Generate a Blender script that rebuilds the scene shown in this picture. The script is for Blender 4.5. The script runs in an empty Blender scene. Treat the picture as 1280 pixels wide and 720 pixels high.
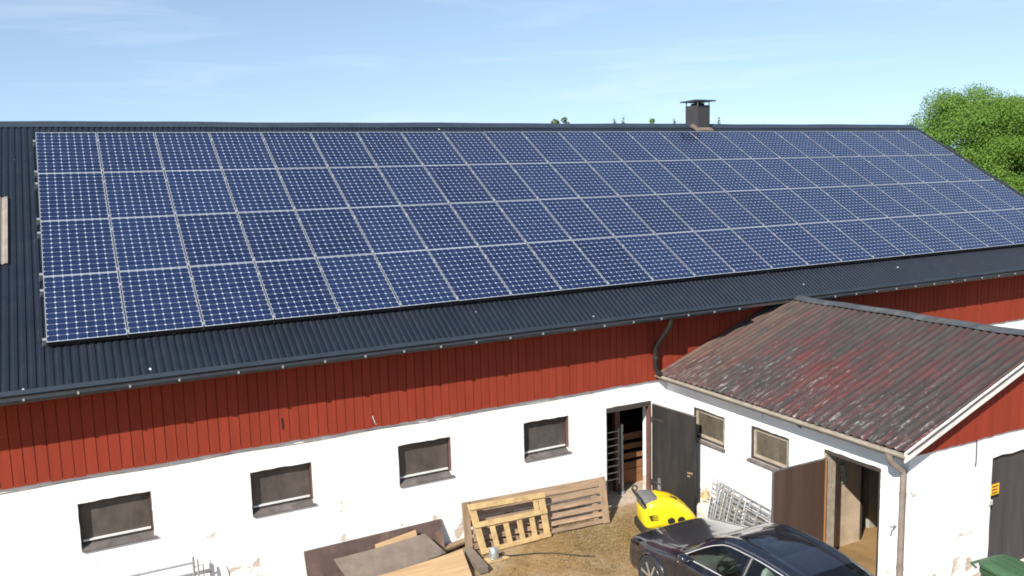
import bpy, math, random
import numpy as np
from mathutils import Vector, Matrix, Quaternion

random.seed(11)
rng = np.random.default_rng(5)
SC = bpy.context.scene
COL = SC.collection
R = math.radians
PITCH = R(30.64)

# ------------------------------------------------------------------ materials
def nodes(m):
    m.use_nodes = True
    return m.node_tree.nodes, m.node_tree.links

class NT:
    """small helper to write node trees"""
    def __init__(s, tree):
        s.t = tree; s.n = tree.nodes; s.l = tree.links
    def new(s, typ, **kw):
        n = s.n.new(typ)
        for k, v in kw.items():
            if k in n.inputs: s.set(n.inputs[k], v)
            else: setattr(n, k, v)
        return n
    def set(s, sock, v):
        if isinstance(v, bpy.types.NodeSocket): s.l.new(v, sock)
        else: sock.default_value = v
    def coord(s, scale=(1, 1, 1), rot=(0, 0, 0)):
        c = s.n.new('ShaderNodeTexCoord'); m = s.n.new('ShaderNodeMapping')
        m.inputs['Scale'].default_value = scale; m.inputs['Rotation'].default_value = rot
        s.l.new(c.outputs['Object'], m.inputs['Vector'])
        return m.outputs[0]
    def noise(s, scale, detail=4, rough=.55, stretch=(1, 1, 1), rot=(0, 0, 0), dist=0):
        n = s.n.new('ShaderNodeTexNoise')
        n.inputs['Scale'].default_value = scale; n.inputs['Detail'].default_value = detail
        n.inputs['Roughness'].default_value = rough; n.inputs['Distortion'].default_value = dist
        s.l.new(s.coord(stretch, rot), n.inputs['Vector'])
        return n.outputs[0]
    def ramp(s, fac, stops):
        r = s.n.new('ShaderNodeValToRGB'); e = r.color_ramp.elements
        while len(e) < len(stops): e.new(.5)
        for k, (p, c) in enumerate(stops):
            e[k].position = p
            e[k].color = (c, c, c, 1) if isinstance(c, (int, float)) else (*c, 1)
        s.l.new(fac, r.inputs[0])
        return r.outputs[0]
    def mix(s, fac, a, b, mode='MIX'):
        m = s.n.new('ShaderNodeMix'); m.data_type = 'RGBA'; m.blend_type = mode
        s.set(m.inputs[0], fac)
        for i, v in ((6, a), (7, b)):
            if isinstance(v, tuple): v = (*v[:3], 1)
            s.set(m.inputs[i], v)
        return m.outputs[2]
    def math(s, op, a, b=0., c=None, clamp=False):
        m = s.n.new('ShaderNodeMath'); m.operation = op; m.use_clamp = clamp
        s.set(m.inputs[0], a); s.set(m.inputs[1], b)
        if c is not None: s.set(m.inputs[2], c)
        return m.outputs[0]
    def bump(s, h, strength=.3, dist=.01):
        b = s.n.new('ShaderNodeBump')
        b.inputs['Strength'].default_value = strength; b.inputs['Distance'].default_value = dist
        s.l.new(h, b.inputs['Height'])
        return b.outputs[0]

def new_mat(name):
    m = bpy.data.materials.new(name); m.use_nodes = True
    t = NT(m.node_tree)
    return m, t, m.node_tree.nodes['Principled BSDF']

def pm(name, base, rough=.7, var=.2, scale=6, bump=.0, metallic=0., stretch=(1, 1, 1), dirt=None, dirt_amt=.5,
       dirt_scale=2., coat=0., bdist=.006, rvar=0., spec=.5, objvar=0.):
    m, t, p = new_mat(name)
    f = t.noise(scale, 6, .6, stretch)
    lo = tuple(c * (1 - var) for c in base); hi = tuple(min(1, c * (1 + var)) for c in base)
    col = t.ramp(f, [(.25, lo), (.75, hi)])
    if dirt is not None:
        d = t.ramp(t.noise(dirt_scale, 8, .65, stretch), [(.5, 0.), (.72, dirt_amt)])
        col = t.mix(d, col, dirt)
    if objvar:
        oi = t.n.new('ShaderNodeObjectInfo')
        v = t.math('MULTIPLY_ADD', oi.outputs['Random'], objvar, 1 - objvar / 2)
        hs = t.n.new('ShaderNodeHueSaturation'); t.l.new(col, hs.inputs['Color']); t.l.new(v, hs.inputs['Value'])
        col = hs.outputs[0]
    t.l.new(col, p.inputs['Base Color'])
    p.inputs['Metallic'].default_value = metallic
    p.inputs['Coat Weight'].default_value = coat
    p.inputs['Specular IOR Level'].default_value = spec
    if rvar:
        t.l.new(t.ramp(t.noise(scale * 2.3, 5, .6, stretch), [(.3, max(0, rough - rvar)), (.7, min(1, rough + rvar))]), p.inputs['Roughness'])
    else: p.inputs['Roughness'].default_value = rough
    if bump: t.l.new(t.bump(f, bump, bdist), p.inputs['Normal'])
    return m

M = {}
# white lime plaster: uneven, with grey flaking patches low on the wall
def mat_plaster(name, patch_h, amt):
    m, t, p = new_mat(name)
    c = t.n.new('ShaderNodeTexCoord'); sx = t.n.new('ShaderNodeSeparateXYZ'); t.l.new(c.outputs['Object'], sx.inputs[0])
    low = t.n.new('ShaderNodeMapRange'); t.l.new(sx.outputs[2], low.inputs[0])
    low.inputs[1].default_value = 0; low.inputs[2].default_value = patch_h
    low.inputs[3].default_value = 1; low.inputs[4].default_value = 0
    n1 = t.noise(2.3, 9, .62, (1, 1, 1.3), dist=.4)
    k = t.math('MULTIPLY_ADD', low.outputs[0], .17, n1)
    flake = t.ramp(k, [(.655 - amt * .04, 0.), (.70 - amt * .04, 1.)])
    fine = t.noise(30, 6, .7)
    base = t.ramp(t.noise(.9, 6, .6), [(.3, (.74, .73, .70)), (.7, (.86, .855, .84))])
    base = t.mix(t.ramp(t.noise(7, 8, .7), [(.6, 0.), (.78, .25)]), base, (.62, .58, .5))
    pc = t.ramp(t.noise(5, 6, .7), [(.3, (.42, .33, .25)), (.7, (.62, .53, .43))])
    col = t.mix(flake, base, pc)
    t.l.new(col, p.inputs['Base Color']); p.inputs['Roughness'].default_value = .9
    p.inputs['Specular IOR Level'].default_value = .2
    h = t.math('MULTIPLY_ADD', flake, -.6, t.math('MULTIPLY_ADD', fine, .35, t.noise(3.5, 5, .6)))
    t.l.new(t.bump(h, .5, .012), p.inputs['Normal'])
    return m
M['plaster'] = mat_plaster('white plaster', .9, .1)
M['plaster2'] = mat_plaster('rough white plaster', 1.3, -.3)
# red paint on boards
def mat_red(name):
    m, t, p = new_mat(name)
    g = t.noise(7, 7, .65, (1, 1, .09))
    col = t.ramp(g, [(.25, (.205, .029, .0135)), (.75, (.285, .040, .019))])
    geo = t.n.new('ShaderNodeNewGeometry')
    v = t.math('MULTIPLY_ADD', geo.outputs['Random Per Island'], .07, .965)
    hs = t.n.new('ShaderNodeHueSaturation'); t.l.new(col, hs.inputs['Color']); t.l.new(v, hs.inputs['Value'])
    col = t.mix(t.ramp(t.noise(9, 6, .7, (1, 1, .2)), [(.62, 0.), (.78, .5)]), hs.outputs[0], (.15, .045, .03))
    t.l.new(col, p.inputs['Base Color']); p.inputs['Roughness'].default_value = .85
    p.inputs['Specular IOR Level'].default_value = .25
    t.l.new(t.bump(t.noise(22, 6, .7, (1, 1, .06)), .35, .004), p.inputs['Normal'])
    return m
M['red'] = mat_red('red board paint')
# dark blue-grey coated sheet metal
def mat_roof():
    m, t, p = new_mat('blue grey sheet metal')
    col = t.ramp(t.noise(.7, 6, .6), [(.3, (.0068, .0105, .0178)), (.7, (.0095, .0145, .0235))])
    col = t.mix(t.ramp(t.noise(11, 8, .7, (1, .25, .25)), [(.55, 0.), (.8, .35)]), col, (.04, .048, .058))
    col = t.mix(t.ramp(t.noise(8.0, 1, .4), [(.795, 0.), (.81, .8)]), col, (.55, .55, .52))
    t.l.new(col, p.inputs['Base Color'])
    t.l.new(t.ramp(t.noise(3, 5, .6), [(.3, .42), (.7, .58)]), p.inputs['Roughness']); p.inputs['Specular IOR Level'].default_value = .4
    t.l.new(t.bump(t.noise(1.6, 3, .5), .12, .02), p.inputs['Normal'])
    return m
M['roof'] = mat_roof()
M['trim'] = pm('blue grey flashing', (.032, .042, .058), .45, .2, 3, .05)
M['gutter'] = pm('dark painted steel', (.028, .033, .040), .35, .25, 5, rvar=.1)
M['pipe'] = pm('black brown painted pipe', (.022, .018, .016), .3, .3, 8)
M['zinc'] = pm('galvanised steel', (.50, .51, .52), .42, .2, 14, .1, .75, dirt=(.22, .2, .18), dirt_amt=.5)
M['alu'] = pm('aluminium', (.74, .75, .76), .34, .08, 9, 0, .85)
M['frame_alu'] = pm('anodised panel frame', (.54, .58, .63), .42, .08, 9, 0, .25)
M['frame_black'] = pm('black frame sides', (.012, .012, .014), .5, .2, 9)  # black, deep sides also make up the shadow band under the panels
M['chim'] = pm('brown grey sheet cladding', (.043, .039, .040), .55, .18, 4, .1)
M['fibre'] = pm('yellowed fibreglass sheet', (.27, .225, .19), .5, .3, 7, .2, stretch=(1, .4, .4), dirt=(.25, .2, .16), dirt_amt=.6)
M['lead'] = pm('tan mortar and flashing', (.15, .118, .092), .85, .3, 12, .3)
# weathered corrugated annex roof: grey sheet, old red paint, pale lichen in streaks down the slope
def mat_oldroof():
    m, t, p = new_mat('weathered corrugated sheet')
    st = (.35, 2.2, .35)
    col = t.ramp(t.noise(5, 8, .7, st), [(.3, (.028, .025, .024)), (.7, (.068, .060, .055))])
    big = t.noise(.42, 4, .5, (1, 1, 1))
    streak = t.noise(4.5, 9, .72, (.30, 3.0, .30))
    k = t.math('MULTIPLY_ADD', big, .45, t.math('MULTIPLY_ADD', streak, 1.0, .095))
    red = t.ramp(k, [(.76, 0.), (.97, .85)])
    rc = t.ramp(t.noise(14, 6, .7, (.4, 2, .4)), [(.3, (.075, .017, .018)), (.7, (.165, .034, .034))])
    col = t.mix(red, col, rc)
    c = t.n.new('ShaderNodeTexCoord'); sx = t.n.new('ShaderNodeSeparateXYZ'); t.l.new(c.outputs['Object'], sx.inputs[0])
    low = t.n.new('ShaderNodeMapRange'); t.l.new(sx.outputs[0], low.inputs[0])
    low.inputs[1].default_value = -3.5; low.inputs[2].default_value = -.6
    low.inputs[3].default_value = .11; low.inputs[4].default_value = 0.
    lich = t.noise(10, 9, .78, (.42, 2.4, .42), dist=.1)
    lk = t.ramp(t.math('ADD', lich, low.outputs[0]), [(.635, 0.), (.72, .6)])
    col = t.mix(lk, col, t.ramp(t.noise(20, 4, .6), [(.3, (.26, .25, .23)), (.7, (.48, .47, .44))]))
    bro = t.n.new('ShaderNodeMapRange'); t.l.new(sx.outputs[1], bro.inputs[0])      # rust-brown stain below the barn eave
    bro.inputs[1].default_value = .9; bro.inputs[2].default_value = 2.9
    bk = t.math('MULTIPLY', bro.outputs[0], t.ramp(t.noise(2.2, 6, .65, (.4, 2, .4)), [(.35, 0.), (.65, .8)]))
    col = t.mix(bk, col, (.16, .105, .075))
    vy = t.math('COSINE', t.math('MULTIPLY', t.math('ADD', sx.outputs[1], -8.4), 2 * math.pi / .146))     # valleys coloured darker than the crests, so the ribs stand out
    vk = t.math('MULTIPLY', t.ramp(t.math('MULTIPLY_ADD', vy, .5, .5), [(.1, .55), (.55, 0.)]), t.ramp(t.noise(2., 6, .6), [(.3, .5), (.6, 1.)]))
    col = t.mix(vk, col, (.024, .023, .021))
    t.l.new(col, p.inputs['Base Color']); p.inputs['Roughness'].default_value = .8
    p.inputs['Specular IOR Level'].default_value = .3
    t.l.new(t.bump(t.noise(25, 6, .7), .3, .006), p.inputs['Normal'])
    return m
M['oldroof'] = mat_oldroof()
M['oldcap'] = pm('grey ridge sheet', (.055, .060, .064), .7, .3, 4, .2, dirt=(.2, .2, .19), dirt_amt=.4)
M['rustpipe'] = pm('rusty brown grey pipe', (.22, .182, .155), .6, .3, 7, .1, dirt=(.16, .09, .06), dirt_amt=.6)
M['paletrim'] = pm('weathered pale trim', (.27, .235, .19), .75, .25, 8, .1, dirt=(.16, .12, .09), dirt_amt=.7, dirt_scale=5)
M['whitewood'] = pm('white painted board', (.72, .70, .66), .6, .12, 6, .1, dirt=(.35, .28, .2), dirt_amt=.5)
M['darkframe'] = pm('dark brown frame paint', (.050, .038, .034), .6, .3, 9, .1)
M['reveal'] = pm('painted red brown frame', (.13, .062, .048), .7, .3, 9, .1)
M['sill'] = pm('grey brown sill sheet', (.105, .090, .082), .5, .3, 8, .1, dirt=(.25, .22, .19), dirt_amt=.5)
M['palestrip'] = pm('pale window rail', (.66, .64, .60), .5, .15, 8)
M['tanwood'] = pm('varnished window wood', (.33, .275, .215), .6, .25, 12, .1, stretch=(1, .3, 1))
M['doorblack'] = pm('black stained door board', (.0145, .013, .0125), .7, .3, 5, .25, stretch=(1, 1, .15), dirt=(.10, .075, .055), dirt_amt=.3, dirt_scale=3)
M['doorbrown'] = pm('dark brown door board', (.070, .040, .028), .55, .22, 5, .12, stretch=(1, 1, .12), dirt=(.11, .065, .045), dirt_amt=.5)
M['edgewood'] = pm('raw orange wood edge', (.42, .19, .06), .7, .3, 9, .1, stretch=(1, 1, .15))
M['doorgrey'] = pm('weathered charcoal boards', (.050, .044, .043), .8, .3, 6, .3, stretch=(1, 1, .1), dirt=(.12, .11, .10), dirt_amt=.5)
M['grayboard'] = pm('weathered grey brown timber', (.275, .185, .118), .85, .42, 26, .4, stretch=(.10, 1, 1), dirt=(.13, .085, .055), dirt_amt=.6, dirt_scale=5, objvar=.3)
M['endboard'] = pm('weathered upright timber', (.25, .17, .105), .85, .3, 8, .35, stretch=(1, 1, .15))
M['palewood'] = pm('fresh pale timber', (.49, .335, .155), .75, .3, 24, .25, stretch=(.3, 1, .3), dirt=(.3, .18, .08), dirt_amt=.5)
M['stallwood'] = pm('brown stall boards', (.27, .13, .055), .75, .3, 7, .2, stretch=(.15, 1, 1), dirt=(.1, .05, .025), dirt_amt=.6)
M['brownsheet'] = pm('dark brown plywood', (.085, .052, .042), .7, .35, 5, .2, dirt=(.24, .15, .09), dirt_amt=.75, dirt_scale=1.3)
M['greysheet'] = pm('grey brown worn board', (.175, .135, .105), .75, .3, 4, .15, dirt=(.07, .06, .055), dirt_amt=.8, dirt_scale=1.6)
M['plywood'] = pm('tan plywood', (.44, .285, .15), .65, .28, 9, .2, stretch=(.12, 1, 1), dirt=(.33, .20, .10), dirt_amt=.4)
M['concrete'] = pm('worn concrete', (.42, .34, .26), .9, .25, 4, .3, dirt=(.24, .18, .13), dirt_amt=.5)
M['interior'] = pm('beige inner wall', (.48, .37, .27), .9, .2, 3, .25, dirt=(.25, .18, .12), dirt_amt=.5)
M['darkin'] = pm('dark inner wall', (.075, .06, .052), .9, .3, 3, .2)
M['palepanel'] = pm('pale grey cabinet', (.34, .32, .28), .6, .15, 5)
M['yellow'] = pm('yellow plastic hood', (.80, .60, .015), .35, .05, 3, dirt=(.5, .36, .05), dirt_amt=.35)
M['blackpl'] = pm('black plastic', (.022, .021, .020), .45, .3, 8, .05)
M['rubber'] = pm('rubber', (.018, .018, .018), .8, .3, 10, .1)
M['greypl'] = pm('grey plastic', (.14, .14, .135), .5, .2, 8)
M['whitepl'] = pm('dirty white plastic', (.50, .47, .42), .5, .15, 6, dirt=(.42, .35, .25), dirt_amt=.5)
M['greenpl'] = pm('green bin plastic', (.042, .098, .045), .5, .15, 6, dirt=(.12, .18, .10), dirt_amt=.4)
M['chrome'] = pm('polished metal', (.80, .80, .80), .3, .05, 9, 0, .55)
M['satin'] = pm('satin grey strip', (.12, .13, .145), .35, .1, 9, 0, .4)
M['cast'] = pm('bright cast aluminium', (.62, .63, .65), .3, .15, 14, .1, .8)
M['signyel'] = pm('yellow sign plate', (.85, .47, .03), .5, .08, 6)
M['ink'] = pm('dark print', (.05, .035, .02), .6, .1, 6)
M['bolt'] = pm('bright bolt heads', (.45, .44, .42), .35, .1, 9, 0, .5)
M['bark'] = pm('bark', (.11, .085, .06), .9, .35, 8, .5, stretch=(1, 1, .2))
M['seat'] = pm('light grey seat cloth', (.50, .52, .49), .85, .15, 9)
M['liner'] = pm('wheel arch black', (.010, .010, .010), .8, .1, 5)
M['stone'] = pm('grey stones', (.26, .205, .145), .9, .3, 9, .4)

def mat_paint():
    m, t, p = new_mat('dark navy car paint')
    col = t.ramp(t.noise(3, 4, .5), [(.3, (.010, .012, .020)), (.7, (.014, .0165, .028))])
    dust = t.ramp(t.noise(26, 8, .75), [(.5, 0.), (.85, .22)])
    col = t.mix(dust, col, (.22, .19, .15))
    t.l.new(col, p.inputs['Base Color'])
    p.inputs['Metallic'].default_value = .25; p.inputs['Roughness'].default_value = .28
    p.inputs['Coat Weight'].default_value = 1.; p.inputs['Coat Roughness'].default_value = .04
    return m
M['paint'] = mat_paint()

def mat_glass(name, tint, op, rough=.04, dirt=.0, dcol=(.3, .26, .2)):
    """glass: part see-through, part dusty film, sharp reflections"""
    m = bpy.data.materials.new(name); m.use_nodes = True; t = NT(m.node_tree)
    for n in list(t.n):
        if n.type == 'BSDF_PRINCIPLED': t.n.remove(n)
    out = [n for n in t.n if n.type == 'OUTPUT_MATERIAL'][0]
    tr = t.new('ShaderNodeBsdfTransparent', Color=(*tint, 1))
    di = t.n.new('ShaderNodeBsdfDiffuse')
    f = t.noise(3.5, 8, .7, (1, 1, .6))
    t.l.new(t.ramp(f, [(.3, tuple(c * .6 for c in dcol)), (.7, dcol)]), di.inputs[0])
    mx = t.n.new('ShaderNodeMixShader')
    t.l.new(t.math('MULTIPLY_ADD', f, dirt, op - dirt * .5, clamp=True), mx.inputs[0])
    t.l.new(tr.outputs[0], mx.inputs[1]); t.l.new(di.outputs[0], mx.inputs[2])
    gl = t.new('ShaderNodeBsdfGlossy', Roughness=rough)
    fr = t.new('ShaderNodeFresnel', IOR=1.5)
    m2 = t.n.new('ShaderNodeMixShader'); t.l.new(fr.outputs[0], m2.inputs[0])
    t.l.new(mx.outputs[0], m2.inputs[1]); t.l.new(gl.outputs[0], m2.inputs[2])
    t.l.new(m2.outputs[0], out.inputs[0])
    return m
M['dustglass'] = mat_glass('dusty dark window glass', (.35, .32, .3), .62, .12, .45, (.17, .145, .13))
M['annexglass'] = mat_glass('dirty window glass', (.6, .57, .5), .5, .06, .6, (.24, .205, .155))
M['carglass'] = mat_glass('tinted car glass', (.62, .70, .66), .05, .02, .08, (.1, .1, .1))

def mat_cells():
    """8 x 12 monocrystalline cells: dark blue squares with clipped corners on a white backsheet, under glass"""
    m, t, p = new_mat('solar cells under glass')
    c = t.n.new('ShaderNodeTexCoord'); sx = t.n.new('ShaderNodeSeparateXYZ'); t.l.new(c.outputs['Object'], sx.inputs[0])
    px, py = 1.016 / 8, 1.535 / 12
    def cell(out, pitch):
        q = t.math('MULTIPLY_ADD', out, 1 / pitch, 100.)
        f = t.math('FRACT', q)
        d = t.math('ABSOLUTE', t.math('SUBTRACT', f, .5))                 # .5 on the cell border
        return q, t.math('MULTIPLY', t.math('SUBTRACT', .5, d), pitch)    # distance to the border, metres
    qx, dx = cell(sx.outputs[0], px); qy, dy = cell(sx.outputs[1], py)
    lx = t.math('LESS_THAN', dx, .0009); ly = t.math('LESS_THAN', dy, .0015)
    dia = t.math('LESS_THAN', t.math('ADD', dx, dy), .0195)
    # outside the 8 x 12 field: white margin
    mx = t.math('GREATER_THAN', t.math('ABSOLUTE', sx.outputs[0]), .5075)
    my = t.math('GREATER_THAN', t.math('ABSOLUTE', sx.outputs[1]), .767)
    white = t.math('MAXIMUM', t.math('MAXIMUM', t.math('MAXIMUM', lx, ly), dia), t.math('MAXIMUM', mx, my))
    # every cell a slightly different blue
    wn = t.n.new('ShaderNodeTexWhiteNoise'); wn.noise_dimensions = '3D'
    cv = t.n.new('ShaderNodeCombineXYZ')
    t.l.new(t.math('FLOOR', qx), cv.inputs[0]); t.l.new(t.math('FLOOR', qy), cv.inputs[1])
    oi = t.n.new('ShaderNodeObjectInfo'); t.l.new(t.math('MULTIPLY', oi.outputs['Random'], 50.), cv.inputs[2])
    t.l.new(cv.outputs[0], wn.inputs[0])
    blue = t.ramp(wn.outputs[0], [(0., (.0048, .0108, .040)), (1., (.0082, .0160, .056))])
    ov = t.mix(oi.outputs['Random'], blue, t.mix(.5, blue, (.012, .026, .078)))
    col = t.mix(white, ov, (.43, .47, .54))
    dust = t.ramp(t.noise(3, 8, .7), [(.5, 0.), (.8, .05)])
    col = t.mix(dust, col, (.3, .28, .25))
    t.l.new(col, p.inputs['Base Color'])
    p.inputs['Roughness'].default_value = .14
    p.inputs['Specular IOR Level'].default_value = .75
    return m
M['cells'] = mat_cells()

def mat_leaf(name, a, b, c, tr=.35):
    m = bpy.data.materials.new(name); m.use_nodes = True; t = NT(m.node_tree)
    for n in list(t.n):
        if n.type == 'BSDF_PRINCIPLED': t.n.remove(n)
    out = [n for n in t.n if n.type == 'OUTPUT_MATERIAL'][0]
    geo = t.n.new('ShaderNodeNewGeometry')
    col = t.ramp(geo.outputs['Random Per Island'], [(0., a), (.55, b), (1., c)])
    col = t.mix(t.ramp(t.noise(.5, 4, .6), [(.35, 0.), (.65, .5)]), col, a)
    d = t.n.new('ShaderNodeBsdfDiffuse'); t.l.new(col, d.inputs[0])
    s = t.n.new('ShaderNodeBsdfTranslucent'); t.l.new(col, s.inputs[0])
    mx = t.n.new('ShaderNodeMixShader'); mx.inputs[0].default_value = tr
    t.l.new(d.outputs[0], mx.inputs[1]); t.l.new(s.outputs[0], mx.inputs[2]); t.l.new(mx.outputs[0], out.inputs[0])
    return m
M['leaf'] = mat_leaf('fresh spring leaves', (.175, .29, .060), (.205, .335, .072), (.24, .37, .09), .5)
M['leaf2'] = mat_leaf('light green leaves', (.17, .28, .055), (.20, .325, .068), (.235, .36, .085), .5)
M['leaf3'] = mat_leaf('brownish young leaves', (.10, .085, .025), (.135, .125, .035), (.15, .16, .045))
M['needle'] = mat_leaf('hazy conifer needles', (.09, .12, .085), (.11, .14, .10), (.13, .16, .11), .15)  # greyed and lightened: distance haze put into the needle colour
M['farleaf'] = mat_leaf('hazy far leaves', (.13, .17, .10), (.15, .19, .11), (.17, .21, .12), .2)  # haze of distance mixed into the leaf colour
M['straw'] = mat_leaf('straw', (.25, .17, .07), (.35, .245, .105), (.46, .34, .16), .2)

def mat_ground():
    m, t, p = new_mat('trodden yard soil')
    a = t.ramp(t.noise(1.1, 8, .65), [(.3, (.20, .122, .052)), (.7, (.305, .20, .094))])
    col = t.mix(t.ramp(t.noise(.62, 6, .6, dist=.5), [(.44, 0.), (.58, .85)]), a, (.33, .245, .155))
    st = t.noise(26, 8, .75, (1, 2.2, 1), (0, 0, .6))
    col = t.mix(t.ramp(st, [(.56, 0.), (.70, .5)]), col, (.40, .27, .115))
    col = t.mix(t.ramp(t.noise(.9, 5, .6, (1.6, .7, 1), dist=1.2), [(.5, 0.), (.64, .55)]), col, (.135, .088, .045))
    col = t.mix(t.ramp(t.noise(17, 8, .7), [(.62, 0.), (.76, .5)]), col, (.10, .06, .03))
    c = t.n.new('ShaderNodeTexCoord'); sx = t.n.new('ShaderNodeSeparateXYZ'); t.l.new(c.outputs['Object'], sx.inputs[0])
    # the farmyard ends in grass some way off
    rx = t.math('ABSOLUTE', t.math('SUBTRACT', sx.outputs[0], 9.)); ry = t.math('ABSOLUTE', t.math('SUBTRACT', sx.outputs[1], -9.))
    r = t.math('ADD', t.math('MAXIMUM', rx, ry), t.math('MULTIPLY', t.noise(.4, 5, .6), 6.))
    g = t.ramp(t.math('MULTIPLY', r, .01), [(.25, 0.), (.29, 1.)])
    grass = t.ramp(t.noise(.8, 8, .7), [(.3, (.05, .085, .022)), (.7, (.085, .13, .035))])
    t.l.new(t.mix(g, col, grass), p.inputs['Base Color'])
    p.inputs['Roughness'].default_value = .95; p.inputs['Specular IOR Level'].default_value = .15
    h = t.math('MULTIPLY_ADD', st, .5, t.noise(9, 8, .7))
    t.l.new(t.bump(h, .45, .025), p.inputs['Normal'])
    return m
M['ground'] = mat_ground()

# ------------------------------------------------------------------ mesh helpers
class MB:
    def __init__(s): s.v = []; s.f = []
    def add(s, vs, fs):
        o = len(s.v); s.v += [tuple(map(float, p)) for p in vs]; s.f += [tuple(i + o for i in f) for f in fs]; return s
    def box(s, lo, hi):
        (a, b, c), (d, e, f) = lo, hi
        return s.add([(a, b, c), (d, b, c), (d, e, c), (a, e, c), (a, b, f), (d, b, f), (d, e, f), (a, e, f)],
                     [(0, 3, 2, 1), (4, 5, 6, 7), (0, 1, 5, 4), (1, 2, 6, 5), (2, 3, 7, 6), (3, 0, 4, 7)])
    def hexa(s, q, n):
        """slab from four corners q (in order) and a thickness vector n"""
        q = [Vector(p) for p in q]; n = Vector(n)
        vs = q + [p + n for p in q]
        nn = (q[1] - q[0]).cross(q[3] - q[0])
        fs = [(0, 3, 2, 1), (4, 5, 6, 7), (0, 1, 5, 4), (1, 2, 6, 5), (2, 3, 7, 6), (3, 0, 4, 7)]
        if nn.dot(n) < 0: fs = [tuple(reversed(f)) for f in fs]
        return s.add(vs, fs)
    def beam(s, p, q, w, h, up=(0, 0, 1)):
        p, q = Vector(p), Vector(q); d = (q - p).normalized(); u = Vector(up)
        a = d.cross(u)
        if a.length < 1e-4: a = d.cross(Vector((1, 0, 0)))
        a.normalize(); u = a.cross(d).normalized(); a = a * (w / 2); u = u * (h / 2)
        return s.add([p - a - u, p + a - u, p + a + u, p - a + u, q - a - u, q + a - u, q + a + u, q - a + u],
                     [(0, 3, 2, 1), (4, 5, 6, 7), (0, 1, 5, 4), (1, 2, 6, 5), (2, 3, 7, 6), (3, 0, 4, 7)][::1])
    def tube(s, pts, r, n=8, caps=True, radii=None, closed=False):
        pts = [Vector(p) for p in pts]; K = len(pts); o = len(s.v)
        prev = None
        for i, p in enumerate(pts):
            if closed: d = (pts[(i + 1) % K] - pts[i - 1])
            else: d = (pts[min(i + 1, K - 1)] - pts[max(i - 1, 0)])
            d.normalize()
            if prev is None:
                a = d.cross(Vector((0, 0, 1)))
                if a.length < 1e-3: a = d.cross(Vector((1, 0, 0)))
            else: a = prev - d * prev.dot(d)
            a.normalize(); prev = a; b = d.cross(a)
            rr = radii[i] if radii else r
            for k in range(n):
                t = 2 * math.pi * k / n
                s.v.append(tuple(p + a * (rr * math.cos(t)) + b * (rr * math.sin(t))))
        for i in range(K if closed else K - 1):
            for k in range(n):
                i2 = (i + 1) % K
                s.f.append((o + i * n + k, o + i * n + (k + 1) % n, o + i2 * n + (k + 1) % n, o + i2 * n + k))
        if caps and not closed:
            s.f.append(tuple(o + k for k in reversed(range(n)))); s.f.append(tuple(o + (K - 1) * n + k for k in range(n)))
        return s
    def grid(s, P, flip=False):
        """P[i][j] points -> quads"""
        o = len(s.v); a = len(P); b = len(P[0])
        for r in P: s.v += [tuple(map(float, p)) for p in r]
        for i in range(a - 1):
            for j in range(b - 1):
                f = (o + i * b + j, o + (i + 1) * b + j, o + (i + 1) * b + j + 1, o + i * b + j + 1)
                s.f.append(tuple(reversed(f)) if flip else f)
        return s
    def slab(s, P, t):
        """grid P[i][j] made into a closed sheet; t = thickness vector"""
        t = Vector(t); a = len(P); b = len(P[0])
        o = len(s.v)
        for r in P: s.v += [tuple(map(float, p)) for p in r]
        for r in P: s.v += [tuple(Vector(p) + t) for p in r]
        n = a * b
        id_ = lambda i, j: o + i * b + j
        for i in range(a - 1):
            for j in range(b - 1):
                f = (id_(i, j), id_(i + 1, j), id_(i + 1, j + 1), id_(i, j + 1))
                s.f.append(f); s.f.append(tuple(x + n for x in reversed(f)))
        for i in range(a - 1):
            s.f.append((id_(i + 1, 0), id_(i, 0), id_(i, 0) + n, id_(i + 1, 0) + n))
            s.f.append((id_(i, b - 1), id_(i + 1, b - 1), id_(i + 1, b - 1) + n, id_(i, b - 1) + n))
        for j in range(b - 1):
            s.f.append((id_(0, j), id_(0, j + 1), id_(0, j + 1) + n, id_(0, j) + n))
            s.f.append((id_(a - 1, j + 1), id_(a - 1, j), id_(a - 1, j) + n, id_(a - 1, j + 1) + n))
        return s
    def lathe(s, prof, n=24, c=(0, 0, 0), axis='z'):
        """prof: list of (radius, height) turned round an axis through c"""
        o = len(s.v)
        for (r, h) in prof:
            for k in range(n):
                t = 2 * math.pi * k / n; x, y = r * math.cos(t), r * math.sin(t)
                p = {'z': (x, y, h), 'x': (h, x, y), 'y': (y, h, x)}[axis]
                s.v.append((p[0] + c[0], p[1] + c[1], p[2] + c[2]))
        for i in range(len(prof) - 1):
            for k in range(n):
                s.f.append((o + i * n + k, o + i * n + (k + 1) % n, o + (i + 1) * n + (k + 1) % n, o + (i + 1) * n + k))
        s.f.append(tuple(o + k for k in reversed(range(n)))); s.f.append(tuple(o + (len(prof) - 1) * n + k for k in range(n)))
        return s
    def build(s, name, mat, parent=None, smooth=None, bevel=0, fixn=False, label=None, matrix=None):
        me = bpy.data.meshes.new(name); me.from_pydata(s.v, [], s.f); me.validate(); 
        if matrix is not None: me.transform(matrix)
        if fixn:
            import bmesh
            b = bmesh.new(); b.from_mesh(me); bmesh.ops.recalc_face_normals(b, faces=b.faces[:]); b.to_mesh(me); b.free()
        me.update()
        if smooth is not None:
            me.shade_smooth()
            if smooth < 180: me.set_sharp_from_angle(angle=R(smooth))
        me.materials.append(mat)
        o = bpy.data.objects.new(name, me); COL.objects.link(o)
        if parent is not None: o.parent = parent
        if bevel:
            bm = o.modifiers.new('bevel', 'BEVEL'); bm.width = bevel; bm.segments = 2; bm.limit_method = 'ANGLE'
        if label: o['label'] = label
        return o

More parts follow.
